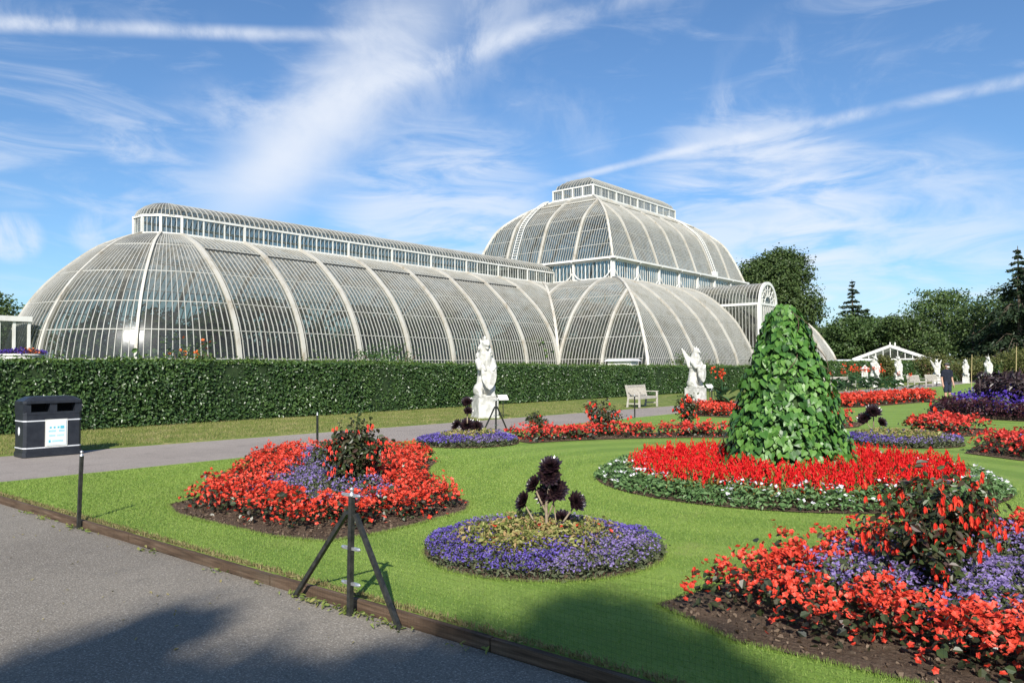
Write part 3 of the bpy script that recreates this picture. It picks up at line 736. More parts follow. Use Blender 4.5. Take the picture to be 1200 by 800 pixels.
# ladders lying on the dome
def ladder(face,p):
    m=MB(); c=clip(profU,0,5.2,26); 
    s=outsign(face,p,profU)
    for dx in (-.28,.28):
        a,b=(.2,.27) if s>0 else (-.27,-.2); m.sweep(face.pt(p+dx,c),face.side(p),.06,a,b)
    P0=face.pt(p-.28,resample(c,34)); P1=face.pt(p+.28,resample(c,34))
    T=np.gradient(P0,axis=0); N=unit(np.cross(np.broadcast_to(face.side(p),T.shape),T))*(.235*s)
    for a,b in zip(P0+N,P1+N): m.bar(a,b,.05,.05)
    m.box(face.pt(p,c[0])[0]+np.array([0,0,.25]),(.6,.6,.5))
    m.build('ladder',M['white'],house,HB)
ladder(Face((AX-UX,UY0),(1,0),(0,1)),4.9)
ladder(Face((AX+UX,UY0),(0,1),(-1,0)),UL*.72)
# ---- porch in the middle of the long front
yc=(YC0+YC1)/2; hw=1.92; x1=XF+.35; x0=AX+UX; zs=7.25; top=9.2
po=MB()
a=np.linspace(0,math.pi,17); arcP=lambda x:np.c_[np.full(17,x),yc-hw*np.cos(a),zs+(top-zs)*np.sin(a)]
nx=26; xs=np.linspace(x0,x1,nx)
for i in range(nx-1):
    A,Bv=arcP(xs[i]),arcP(xs[i+1]); q=np.arange(16); po.add(np.vstack([A,Bv]),np.stack([q,q+17,q+18,q+1],1))
for s_ in (-1,1): po.add([[x0-2,yc+s_*hw,.5],[x1,yc+s_*hw,.5],[x1,yc+s_*hw,zs],[x0-2,yc+s_*hw,zs]],[[0,1,2,3]])
V=np.vstack([arcP(x1),[[x1,yc,zs]]]); po.add(V,T=[[17,k,k+1] for k in range(16)]); po.add([[x1,yc-hw,.5],[x1,yc+hw,.5],[x1,yc+hw,zs],[x1,yc-hw,zs]],[[0,1,2,3]])
pg=po.build('porch',M['glass'],house,HB)
b=MB()
for x in xs: b.sweep(arcP(x),(1,0,0),.05,-.03,.03)
for s_ in (-1,1):
    for x in xs: b.box((x,yc+s_*hw,zs/2+.25),(.05,.05,zs-.5))
b.build('glazing_bars',M['bar'],pg,HB)
fr=MB()
fr.sweep(arcP(x1+.03),(1,0,0),.2,-.16,.12)
for s_ in (-1,1):
    fr.box((x1,yc+s_*hw,zs/2),(.3,.3,zs)); fr.box(((x0+x1)/2,yc+s_*(hw+.03),zs),(x1-x0,.12,.22))
fr.box((x1+.02,yc,zs),(.16,2*hw,.2)); fr.box((x1+.02,yc,3.6),(.16,2*hw,.2))
for th in np.linspace(0,math.pi,9)[1:-1]:
    fr.bar((x1+.02,yc-.75*math.cos(th),zs+.75*math.sin(th)),(x1+.02,yc-1.85*math.cos(th),zs+1.85*math.sin(th)),.07,.07,(1,0,0))
for rr in (.75,1.35):
    th=np.linspace(0,math.pi,15); fr.sweep(np.c_[np.full(15,x1+.02),yc-rr*np.cos(th),zs+rr*np.sin(th)],(1,0,0),.07,-.04,.04)
for dy in np.linspace(-hw,hw,9)[1:-1]: fr.box((x1+.02,yc+dy,(zs+.5)/2),(.08,.06,zs-.5))
fr.build('porch_frame',M['white'],pg,HB)
# ---- vestibule on the near end of the wing
ya=S0-WW; m=MB(); fr=MB()
y0,y1=ya-3.6,ya+.1
for s_ in (-1,1): m.add([[AX+s_*2,y0,.5],[AX+s_*2,y1,.5],[AX+s_*2,y1,3.95],[AX+s_*2,y0,3.95]],[[0,1,2,3]])
m.add([[AX-2,y0,.5],[AX+2,y0,.5],[AX+2,y0,3.95],[AX-2,y0,3.95]],[[0,1,2,3]])
ve=m.build('vestibule',M['glass'],house,HB)
fr.box((AX,(y0+y1)/2,4.08),(4.3,y1-y0+.2,.24)); fr.box((AX,(y0+y1)/2,.3),(4.2,y1-y0,.6))
for s_ in (-1,1):
    for yy in np.linspace(y0,y1,7): fr.box((AX+s_*2,yy,2.2),(.12,.12,3.5))
    fr.bar((AX+s_*2.03,y0,.8),(AX+s_*2.03,y0+1.8,3.9),.12,.08)
for xx in np.linspace(-2,2,5): fr.box((AX+xx,y0,2.2),(.12,.12,3.5))
fr.build('vestibule_frame',M['white'],ve,HB)
# floor slab inside
sheet('floor',AX-WW+.2,AX+WW-.2,S0,JY+LC+26,.05,M['path'])
sheet('floor',AX-PW+.2,AX+PW-.2,YC0+.2,YC1-.2,.056,M['path'])

# ------------------------------------------------------------------ trees and plants
def crown_cards(mb,lobes,n,size,aspect=.65,clump=7,shell=.75,flat=0):
    """leaf clusters spread through lobes (x,y,z,rx,ry,rz)"""
    lobes=np.asarray(lobes,float); vol=(lobes[:,3]*lobes[:,4]*lobes[:,5])**(2/3); k=rng.choice(len(lobes),size=max(4,n//clump),p=vol/vol.sum())
    d=rdir(len(k)); r=rng.uniform(shell,1.03,len(k))[:,None]*(1+.06*rng.normal(size=(len(k),1)))
    C=lobes[k,:3]+d*lobes[k,3:]*r
    sp=size*1.0
    P=np.repeat(C,clump,0)+rng.normal(size=(len(C)*clump,3))*sp*np.array([1,1,.7]); Dv=np.repeat(d,clump,0)
    N=unit(Dv*.7+np.array([0,0,.35])+rng.normal(size=P.shape)*.6)
    cards(mb,P,N,rng.uniform(.6,1.25,len(P))*size,aspect)
def limbs(mb,base,h,lobes,r0):
    b=np.array(base,float); top=b+np.array([0,0,h])
    P=np.linspace(b,top,6)+np.r_[[[0,0,0]],rng.normal(size=(5,3))*np.array([.02,.02,0])*h]
    mb.tube(P,np.linspace(r0,r0*.45,6),9)
    for l in lobes[:9]:
        s=P[rng.integers(2,5)]; e=np.array(l[:3]); mid=(s+e)/2+np.array([0,0,.08*h])
        mb.tube([s,mid,e],[r0*.4,r0*.22,r0*.06],6)
def tree(name,label,x,y,height,width,mat,n,size,group=None,trunk=.3,cat='tree',nl=10,shape='round',z0=0,seed=None,low=.25):
    global rng
    if seed is not None: rng=np.random.default_rng(seed)
    r=thing(name,label,cat,(x,y,z0),0,group)
    lobes=[]
    cz=height*(1+low)/2; rz=height*(1-low)/2
    if shape=='round':
        lobes.append((0,0,cz,width*.36,width*.36,rz*.80))
        for k in range(nl):
            d=rdir(1)[0]; d[2]=d[2]*.8+.15; s=rng.uniform(.26,.42)
            lobes.append((d[0]*width*.5*(1-s*.75),d[1]*width*.5*(1-s*.75),cz+d[2]*rz*(1-s*.8),width*.5*s*1.2,width*.5*s*1.2,rz*s))
    elif shape=='tier':
        for k in range(nl):
            f=(k+.5)/nl; a=rng.uniform(0,6.28); rr=width*.32*(1-.4*f)*rng.uniform(.4,1)
            lobes.append((rr*math.cos(a),rr*math.sin(a),height*(low+(1-low)*f)*.96,width*.24*(1.1-.45*f),width*.24*(1.1-.45*f),height*.06))
    lobes=np.array(lobes)
    c=MB(); crown_cards(c,lobes,n,size,clump=7,shell=.62 if shape=='round' else .3)
    c.build('crown',mat,r)
    tb=MB(); limbs(tb,(0,0,0),height*.62,lobes,trunk); tb.build('trunk',M['bark'],r,smooth=True)
    return r
def conifer(name,label,x,y,height,width,n,size,group=None,droop=.25,mat='conifer',seed=1,gap=0):
    global rng
    rng=np.random.default_rng(seed)
    r=thing(name,label,'tree',(x,y,0),0,group); c=MB(); tb=MB()
    tb.tube([(0,0,0),(0,0,height*.5),(0,0,height)],[height*.022,height*.014,.03],8)
    z=height*.06; per=[]
    while z<height*.99:
        f=z/height; ln=width*.5*((1-f)**.8)*rng.uniform(.65,1.1)+.15
        for k in range(rng.integers(4,7)):
            a=rng.uniform(0,6.28); l2=ln*rng.uniform(.6,1.1); e=np.array([math.cos(a)*l2,math.sin(a)*l2,z-droop*l2+rng.normal()*.1])
            tb.tube([(0,0,z),e*np.array([.5,.5,0])+np.array([0,0,z+.05*l2]),e],[.07*(1-f)+.02,.04,.012],5)
            per.append((np.array([0,0,z]),e,l2))
        z+=height*rng.uniform(.03,.05)*(1+gap)
    tot=sum(p[2] for p in per)
    for s,e,l in per:
        m=int(n*l/tot)+2; u=rng.uniform(.15,1.03,m)[:,None]
        P=s+(e-s)*u+rng.normal(size=(m,3))*np.array([.11,.11,.07])*l*.8; P[:,2]-=.02*l
        cards(c,P,np.array([0,0,.8])+rng.normal(size=(m,3))*.55,rng.uniform(.6,1.3,m)*size,.4,T=(e-s)+rng.normal(size=(m,3))*l*.5)
    c.build('crown',M[mat],r); tb.build('trunk',M['bark'],r); return r
def shrub(name,label,x,y,h,wd,mat,n,size,flower=None,nf=0,fs=.06,cat='shrub',group=None,z0=0,seed=3):
    global rng
    rng=np.random.default_rng(seed)
    r=thing(name,label,cat,(x,y,z0),0,group); c=MB(); lob=[(0,0,h*.5,wd*.32,wd*.32,h*.4)]
    for k in range(7):
        a=rng.uniform(0,6.28); s=rng.uniform(.3,.5); lob.append((math.cos(a)*wd*.28,math.sin(a)*wd*.28,h*rng.uniform(.35,.78),wd*.5*s,wd*.5*s,h*.5*s))
    crown_cards(c,lob,n,size,clump=5,shell=.4); c.build('foliage',M[mat],r)
    s=MB()
    for k in range(6): a=k*1.05; s.tube([(0,0,0),(math.cos(a)*wd*.15,math.sin(a)*wd*.15,h*.4),(math.cos(a)*wd*.3,math.sin(a)*wd*.3,h*.75)],[.02*h,.014*h,.005*h],5)
    s.build('stem',M['stem'],r)
    if flower:
        f=MB(); L_=np.array(lob); k=rng.integers(0,len(L_),nf); d=rdir(nf); flowers(f,L_[k,:3]+d*L_[k,3:]*1.02,fs,5); fo=f.build('blossom',M[flower],r); fo['kind']='stuff'
    return r
# background
x,y=bearing(908,112); tree('oak_tree','tall rounded dark oak tree rising behind the glasshouse right of the dome',x,y,18.9,13.4,M['oak'],52000,.34,trunk=.5,nl=26,seed=11,low=.06)
x,y=bearing(1000,125); conifer('spruce_tree','small dark pointed spruce rising above the wood beside the oak',x,y,15.6,9.0,6500,.55,seed=4,droop=.14,gap=.05)
x,y=bearing(1016,128); conifer('spruce_tree','lower dark conifer just right of the pointed spruce',x,y,11.2,5.5,1600,.8,seed=5,droop=.1,gap=.2)
G='trees of the wood at the far end'
for i,(px,dp,h,wd,mt,lab) in enumerate([
  (952,100,6.2,8,'broad','low green tree at left edge of the wood below the oak'),
  (975,102,6.9,8.5,'oak','dark tree beneath the pointed spruce at the wood edge'),
  (1006,98,7.2,9,'broad','rounded green tree directly behind the white gabled glasshouse'),
  (1040,104,8.0,10,'broad','wide mid green tree behind the right roof slope of the gabled glasshouse'),
  (1071,92,6.8,8,'oak','dark shaded tree between gabled glasshouse and the pale spreading tree'),
  (1140,95,8.6,9.5,'oak','very dark rounded tree right of the pale spreading tree'),
  (1166,100,11.0,9.5,'oak','dark tree just left of the tall conifer at right edge'),
  (1215,90,8.5,9,'broad','leafy tree cut by the right edge below the conifer')]):
    x,y=bearing(px,dp); tree('broadleaf_tree',lab,x,y,h*1.14,wd*1.08,M[mt],8000,.33,G,seed=20+i,low=.02)
x,y=bearing(1106,108); tree('spreading_tree','pale spreading tree with tiered airy crown above the wood',x,y,12.6,14.5,M['light'],9500,.36,None,nl=30,shape='tier',seed=33,low=.3)
x,y=bearing(1196,84); conifer('cedar_tree','tall dark drooping conifer at the right edge of the photo',x,y,14.6,13,15000,.42,seed=9,droop=.35)
x,y=bearing(1236,80); conifer('cedar_tree','second drooping conifer beyond the right edge beside the tall one',x,y,15.5,10,5000,.45,seed=10,droop=.35)
x,y=bearing(4,75); tree('broadleaf_tree','dark tree at far left edge behind the glasshouse end',x,y,9.6,7.5,M['oak'],6000,.32,None,seed=41,low=.1)
x,y=bearing(-45,75); tree('broadleaf_tree','tall tree just outside the left edge behind the glasshouse porch',x,y,10.6,8.5,M['oak'],4000,.36,None,seed=42,low=.1)
for i,(px,dp,h,wd,mt,lab) in enumerate([
  (1086,74,3.3,3.6,'olive','yellow green bush beside the right end of the gabled glasshouse'),
  (1128,78,2.9,6,'olive','wide olive bush behind the statues near the right'),
  (1172,80,3.6,7,'olive','broad yellowish bush under the tall right hand conifer'),
  (1150,80,2.5,4,'broad','low dark green bush behind the purple planting'),
  (1205,72,3.4,5,'olive','olive bush at the right edge under the conifer'),
  (986,78,2.2,2.4,'light','small pale bush left of the gabled glasshouse'),
  (1036,73,2.9,2.2,'olive','slim yellowish bush before the gable of the far glasshouse')]):
    x,y=bearing(px,dp); shrub('bush',lab,x,y,h,wd,mt,1800,.2,seed=50+i)
# trees behind the viewpoint: they throw the shade on the road and the lawn edge
def shade_tree(label,lobes,foot,seed):
    global rng
    rng=np.random.default_rng(seed)
    P=[]
    for gx,gy,r,s in lobes:                       # shade spot on the ground -> clump of crown up the sun's ray
        c=np.array([gx,gy,-.05])+TOSUN*s; P.append((c[0],c[1],c[2],r,r,r*.9))
    P=np.array(P); b=np.array([*foot,-.05]); r=thing('shade_tree',label,'tree',tuple(b))
    c=MB(); Q=P.copy(); Q[:,:3]-=b
    for q in Q: crown_cards(c,[q],int(2600*q[3]**2)+260,.16,clump=8,shell=.1)
    c.build('crown',M['oak'],r)
    tb=MB(); h=float(Q[:,2].mean()); tb.tube([(0,0,0),(.1,0,h*.5),(Q[:,0].mean()*.4,Q[:,1].mean()*.4,h*.85)],[.4,.3,.15],9)
    for q in Q: tb.tube([(0.05,0,h*.55),(q[0]*.6,q[1]*.6,(h*.55+q[2])/2+.5),tuple(q[:3])],[.16,.1,.03],6)
    tb.build('trunk',M['bark'],r); return r
shade_tree('leafy tree behind the viewpoint shading the near road',
  [(-5.12, 2.56, 0.16, 24), (-4.83, 2.03, 0.36, 24), (-4.65, 1.56, 0.5, 24), (-3.94, 2.13, 0.3, 24), (-3.49, 2.41, 0.22, 24.4), (-3.16, 2.87, 0.3, 24.5), (-2.98, 3.28, 0.34, 24.6), (-2.68, 3.45, 0.40, 25), (-2.85, 4.35, 0.34, 25), (-2.25, 4.05, 0.40, 25), (-1.75, 3.6, 0.32, 25), (-3.4, 1.5, 0.75, 25), (-2.3, 1.7, 1.0, 25), (-1.2, 2.4, 1.0, 25), (-0.3, 2.6, 0.9, 25), (-0.6, 1.0, 1.4, 26), (-4.4, 1.1, 0.5, 24)],(9.5,-15.5),77)

# ------------------------------------------------------------------ hedges and planting behind
def hedge(label,a,b,thick,h,dens,size,out_n,group=None,seed=2,far=1.0,hu=None):
    """clipped hedge from a to b; out_n is the side towards the garden"""
    global rng
    rng=np.random.default_rng(seed)
    a=np.array(a,float);b=np.array(b,float); ln=np.linalg.norm(b-a); d=(b-a)/ln; n=np.array(out_n,float)
    r=thing('hedge',label,'hedge',(a[0],a[1],0))
    H=(lambda u:np.interp(u,hu[0],hu[1])) if hu else (lambda u:np.full(np.shape(u),h))
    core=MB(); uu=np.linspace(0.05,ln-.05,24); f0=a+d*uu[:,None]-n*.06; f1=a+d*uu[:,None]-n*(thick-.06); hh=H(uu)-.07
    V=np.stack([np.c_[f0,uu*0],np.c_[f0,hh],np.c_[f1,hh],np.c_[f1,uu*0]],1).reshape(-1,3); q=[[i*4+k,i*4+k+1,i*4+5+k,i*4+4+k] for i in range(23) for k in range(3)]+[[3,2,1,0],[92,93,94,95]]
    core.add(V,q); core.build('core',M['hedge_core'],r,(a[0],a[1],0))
    lv=MB()
    # front
    m=int(ln*h*dens); u=rng.beta(1,far,m)*ln; z=rng.uniform(.02,1,m)*H(u); off=.12*(vnoise(np.c_[u,z],.55,5)-.3)+.10*(vnoise(np.c_[u,z*.6],1.7,15)-.5)+rng.uniform(-.05,.06,m)
    bulge=.10*np.sin(u*.9)*.5-.05*(z/h)
    P=np.c_[a[0]+d[0]*u+n[0]*(off+bulge),a[1]+d[1]*u+n[1]*(off+bulge),z]
    cards(lv,P,np.array([n[0],n[1],.45])+rng.normal(size=P.shape)*.6,rng.uniform(.65,1.3,m)*size,.62)
    # the returned ends
    for e,s_ in ((a,-1),(b,1)):
        m2=int(thick*h*dens*.6); P=np.c_[e[0]-n[0]*rng.uniform(0,thick,m2)+d[0]*s_*.03,e[1]-n[1]*rng.uniform(0,thick,m2)+d[1]*s_*.03,rng.uniform(0,h,m2)]
        cards(lv,P,np.array([d[0]*s_,d[1]*s_,.4])+rng.normal(size=P.shape)*.6,size,.62)
    lo=lv.build('leaves',M['hedge_leaf'],r,(a[0],a[1],0)); lo['kind']='stuff'
    tp=MB(); m=int(ln*thick*dens*.8); u=rng.beta(1,far,m)*ln; v=rng.uniform(0,thick,m); z=H(u)-.03+.13*(vnoise(np.c_[u,v],.7,8)-.4)+.07*(vnoise(np.c_[u,v],.17,18)-.4)+rng.uniform(-.05,.05,m)+.12*(rng.random(m)<.05)
    P=np.c_[a[0]+d[0]*u-n[0]*v,a[1]+d[1]*u-n[1]*v,z]
    cards(tp,P,np.array([0,0,1])+rng.normal(size=P.shape)*.6,rng.uniform(.65,1.3,m)*size,.6)
    to=tp.build('shoots',M['hedge_top'],r,(a[0],a[1],0)); to['kind']='stuff'
    return r
hedge('long clipped dark green hedge running along the front of the big glasshouse',(-23,1.5),(-23,64),1.3,1.9,350,.100,(1,0),seed=2,far=1.25,hu=([0,13,24,44,62],[1.93,1.92,1.80,1.68,1.66]))
a=bearing(958,72); b=bearing(1215,92); a_,b_=np.array(a),np.array(b); dd=unit(b_-a_)
hedge('lower far hedge behind the distant statues and benches',a,b,1.4,2.05,90,.2,(dd[1],-dd[0]),seed=3)
shrub('shrub','shrub with orange flowers poking above the hedge at left',-24.9,13.3,2.95,2.0,'light',900,.10,'orange',40,.12,seed=61)
shrub('shrub','dark leafy shrub above the hedge left of the first statue',-25.2,22.3,3.0,3.6,'hedge_leaf',1500,.12,seed=62)
shrub('shrub','low leafy shrub above hedge beneath the fourth rib',-25.3,18.9,2.75,2.2,'broad',700,.11,seed=63)
shrub('shrub','bright shrub above the hedge by the second statue',-25.0,50.5,3.0,4.2,'light',900,.14,seed=64)
shrub('shrub','small leafy shrub above the hedge near the left urn',-25.2,11.0,2.7,1.6,'light',600,.09,seed=65)
# inside the glasshouse
def inner_plant(x,y,h,w,kind,seed):
    global rng
    rng=np.random.default_rng(seed)
    dx=abs(x-AX); wing_=y<YC0+2
    ins=(WW if wing_ else PW)-dx-w*.55
    if y<S0: ins=min(ins,WW-math.hypot(dx,S0-y)-w*.55)
    if not wing_: ins=min(ins,y-YC0-w*.55,YC1-y-w*.55)
    pf=profW if wing_ else profC
    if ins<.3: return
    h=min(h,float(np.interp(ins,pf[:,0],pf[:,1]))-1.1)
    r=thing('glasshouse_plant','leafy green plant growing inside the big glasshouse, seen dimly through the panes','plant',(x,y,.06),0,'plants inside the glasshouse')
    c=MB(); s=MB()
    if kind=='palm':
        s.tube([(0,0,0),(.05,0,h*.5),(.1,.05,h*.75)],[.16,.12,.1],8); o=np.array([.1,.05,h*.75])
        for k in range(22):
            a=rng.uniform(0,6.28); el=rng.uniform(.1,1.3); ln=w*.55*rng.uniform(.7,1.1); u=np.linspace(.08,1,14)
            px=ln*u*math.cos(el)*1.0; pz=ln*(u*math.sin(el)-.55*u*u)
            C=o+np.c_[px*math.cos(a),px*math.sin(a),pz]; sd_=np.array([-math.sin(a),math.cos(a),-.35])
            for q in (1,-1):
                cards(c,C+sd_*q*np.array([1,1,1])*.16,np.array([0,0,1])+rng.normal(size=C.shape)*.25,.42,.2,T=np.broadcast_to(sd_*q,C.shape)+np.array([math.cos(a),math.sin(a),0])*.6)
    else:
        s.tube([(0,0,0),(.05,0,h*.6)],[.12,.05],7)
        lob=[(0,0,h*.55,w*.35,w*.35,h*.35)]+[(rng.normal()*w*.22,rng.normal()*w*.22,h*rng.uniform(.3,.85),w*.22,w*.22,h*.16) for k in range(6)]
        crown_cards(c,lob,1500,.3,clump=5,shell=.3)
    c.build('foliage',M['palm'],r); s.build('stem',M['stem'],r)
R2=np.random.default_rng(99)
for i in range(46):
    yy=S0-5.2+i*.95+R2.normal()*.4; xx=AX+(-1)**i*R2.uniform(1.0,4.4); inner_plant(xx,yy,R2.uniform(3.4,7.2),R2.uniform(3.4,4.6),R2.choice(['palm','bush','bush']),200+i)
for i in range(34):
    yy=YC0+2.5+R2.uniform(0,1)*(LC-5); xx=AX+R2.uniform(-11,12); inner_plant(xx,yy,R2.uniform(3.5,5.5 if xx>AX+7 else 11),R2.uniform(3.8,5.5),R2.choice(['palm','bush','bush']),300+i)

# ------------------------------------------------------------------ flower beds
def bed(label,poly,loc,cat='flower bed',group=None,soil=True,smooth=1,z=.012):
    r=thing('flower_bed',label,cat,(loc[0],loc[1],0),0,group)
    if soil:
        pl=smoothpoly(poly,smooth) if smooth else np.asarray(poly)
        base=(loc[0],loc[1],0)
        mb=MB(); s=ngon('soil',pl,z,M['soil'],r,base)
        P=scatter(pl,260,.03); P=P[:5000]; sz=rng.uniform(.006,.022,len(P))
        cr=MB(); P3=np.c_[P,np.full(len(P),z)+sz*.3]; cards(cr,P3,rdir(len(P))+np.array([0,0,.8]),sz*2,.8,fold=.35)
        # ragged dry grass lip round the cut edge
        d=np.roll(pl,-1,0)-pl; 
        c=cr.build('clods',M['crumb'],s,base); c['kind']='stuff'
    return r
def begonias(parent,base,P,h=.26,near=True,flower='beg_flower',spread=.12,nf=11,fs=.052,petals=4):
    """P: plant centres"""
    n=len(P)
    if n==0: return
    hh=h*rng.uniform(.75,1.2,n)
    lv=MB(); nl=12 if near else 7
    k=np.repeat(np.arange(n),nl); d=rng.normal(size=(len(k),2))*spread*.62; z=rng.uniform(.05,.92,len(k))*hh[k]
    Q=np.c_[P[k]+d,z]; cards(lv,Q,np.c_[d*5,np.full(len(k),.7)]+rng.normal(size=Q.shape)*.4,rng.uniform(.04,.07,len(k))*(1 if near else 1.6),.8)
    a=lv.build('leaves',M['beg_leaf'],parent,base); a['kind']='stuff'
    fl=MB(); k=np.repeat(np.arange(n),nf); d=rng.normal(size=(len(k),2))*spread*.62; rr=np.linalg.norm(d,axis=1)/spread
    z=hh[k]*(1.02-.30*rr**2)+rng.normal(size=len(k))*.022; z=np.maximum(z,.05)
    Q=np.c_[P[k]+d,z]; dv=np.c_[d*6,np.full(len(k),1.)]
    flowers(fl,Q,rng.uniform(.7,1.25,len(k))*fs,petals if near else 3,tilt=.8)
    b=fl.build('begonias',M[flower],parent,base); b['kind']='stuff'
def lobelias(parent,base,P,h=.16,fs=.022,mat='lob',leafdens=1.0,thin=0,leaf='lob_leaf',petals=3,hv=None):
    n=len(P)
    if n==0: return
    hb=h*(.55+.8*vnoise(P,.28,3)) if hv is None else hv
    z=hb*rng.uniform(.75,1.12,n)
    keep=rng.random(n)>thin*np.clip((vnoise(P,.22,9)-.25)*2.2,0,1)
    fl=MB(); Q=np.c_[P,z][keep]; flowers(fl,Q,rng.uniform(.7,1.3,len(Q))*fs,petals,tilt=.7)
    b=fl.build('lobelias',M[mat],parent,base); b['kind']='stuff'
    m=int(n*leafdens); k=rng.integers(0,n,m); Q=np.c_[P[k]+rng.normal(size=(m,2))*.03,hb[k]*rng.uniform(.1,.98,m)]
    lv=MB(); cards(lv,Q,np.array([0,0,.5])+rng.normal(size=Q.shape)*.8,rng.uniform(.025,.05,m)*max(1,fs/.022),.42)
    a=lv.build('leaves',M[leaf],parent,base); a['kind']='stuff'
def fuchsia(label,x,y,h,w,nl,nf,seed,fs=.075,leaf=.085,z0=.0,cat='shrub',dark=False):
    global rng
    rng=np.random.default_rng(seed)
    r=thing('fuchsia_shrub',label,cat,(x,y,z0)); st=MB(); lv=MB(); fl=MB()
    tips=[]
    for k in range(24):
        a=rng.uniform(0,6.28); rr=w*.5*rng.uniform(.15,1.0); zt=h*rng.uniform(.55,1.0)*(1-.3*(rr/(w*.5))**2)
        P=catmull([(0,0,0),(rr*.25*math.cos(a),rr*.25*math.sin(a),zt*.4),(rr*.7*math.cos(a),rr*.7*math.sin(a),zt*.8),(rr*math.cos(a),rr*math.sin(a),zt)],4) if False else np.array([(0,0,0),(rr*.25*math.cos(a),rr*.25*math.sin(a),zt*.4),(rr*.7*math.cos(a),rr*.7*math.sin(a),zt*.8),(rr*math.cos(a),rr*math.sin(a),zt)])
        st.tube(P,[.012,.009,.006,.003],5); tips.append(P)
    T=np.array(tips)
    k=rng.integers(0,len(T),nl); u=rng.uniform(.25,1,nl)*2.98; i=np.floor(u).astype(int); f=(u-i)[:,None]
    Q=T[k,i]*(1-f)+T[k,i+1]*f; Q+=rng.normal(size=Q.shape)*np.array([.085,.085,.06])*w
    Q[:,2]=np.clip(Q[:,2],.04,h*1.05)
    out=Q*np.array([1,1,0]); cards(lv,Q,out/w*2+np.array([0,0,.5])+rng.normal(size=Q.shape)*.5,rng.uniform(.6,1.3,nl)*leaf,.52)
    # hanging tubular flowers in small bunches
    nb=max(1,nf//2); k=rng.integers(0,len(T),nb); u=rng.uniform(.45,1,nb)*2.98; i=np.floor(u).astype(int); f=(u-i)[:,None]
    B=T[k,i]*(1-f)+T[k,i+1]*f; d=B*np.array([1,1,0]); B=B+unit(d+rng.normal(size=B.shape)*.02*np.array([1,1,0]))*rng.uniform(.02,.10,nb)[:,None]*w*1.6+rng.normal(size=B.shape)*.06
    Q=np.repeat(B,2,0)+rng.normal(size=(nb*2,3))*.03; m=len(Q)
    for j in range(4):
        ph=j*1.57+rng.uniform(0,.4,m); D_=np.c_[np.cos(ph),np.sin(ph),np.zeros(m)]
        cards(fl,Q+D_*fs*.12-np.array([0,0,fs*.3]),D_+np.array([0,0,.25]),fs*rng.uniform(.8,1.2,m),.32,T=np.c_[D_[:,0]*.55,D_[:,1]*.55,-np.ones(m)]+rng.normal(size=(m,3))*.2)
    st.build('stem',M['stem'],r); a=lv.build('leaves',M['fu_leaf' if not dark else 'purple_leaf'],r); a['kind']='stuff'; b=fl.build('flowers',M['fu_flower'],r); b['kind']='stuff'
    return r
def aeonium(label,x,y,z0,heads,stems,seed,scale=1):
    """tree-like succulent: pale branching stems, a dark rosette on every tip"""
    global rng
    rng=np.random.default_rng(seed)
    r=thing('aeonium',label,'succulent',(x,y,z0))
    for P,rad in stems:
        m=MB(); m.tube(np.array(P)*scale,np.linspace(rad,rad*.75,len(P))*scale*.66,8); m.build('stem',M['aeon_stem'],r,smooth=True)
    for c,rad,tl in heads:
        m=MB(); c=np.array(c)*scale; ax=unit(np.array(tl,float)*np.array([1,1,.8])+(np.array([.45,-.6,0]) if scale==1 else 0)); A=unit(np.cross(ax,[0.3,1,.1])); Bq=np.cross(ax,A)
        n=84; i=np.arange(n); ph=i*2.39996; f=(i+.5)/n; rr=rad*scale*1.3
        ln=rr*(.28+.74*f**.8); el=np.radians(84-76*f)
        D_=(np.cos(ph)*np.cos(el))[:,None]*A+(np.sin(ph)*np.cos(el))[:,None]*Bq+np.sin(el)[:,None]*ax
        N=unit(ax-(D_@ax)[:,None]*D_+1e-3)
        cards(m,c+D_*ln[:,None]*.5,N,ln*1.0,.50,T=D_,fold=-.07)
        m.ball(c,rr*.22,6); m.build('rosette',M['aeon'],r)
    return r
# --- left bed
rng=np.random.default_rng(101)
bedA=[(-9.25,4.42),(-6.15,4.42),(-6.0,5.4),(-6.2,6.95),(-7.75,7.6),(-9.15,8.95),(-9.95,10.05),(-12.45,9.85),(-12.55,7.75),(-10.85,6.5),(-9.75,5.6)]
ctr=(-8.7,7.0)
bA=bed('star shaped bed of red begonias and purple lobelia directly behind the nearest braced post',bedA,ctr)
rng=np.random.default_rng(102)
pA=smoothpoly([(-9.2,4.58),(-6.22,4.58),(-6.12,5.5),(-6.32,6.9),(-7.85,7.5),(-9.2,8.9),(-10,9.9),(-12.35,9.7),(-12.45,7.85),(-10.9,6.6),(-9.8,5.6)],1); base=(*ctr,0)
P=scatter(pA,40,.06,.85); begonias(bA,base,P,.29,nf=20,fs=.045)
P=scatter(pA,1050,.66); lobelias(bA,base,P,.22,.030,'lob_light',1.3,thin=.65)
fuchsia('tall fuchsia shrub with orange red flowers in the left star bed',-8.1,6.55,1.0,.95,2300,190,31,fs=.06,leaf=.075)
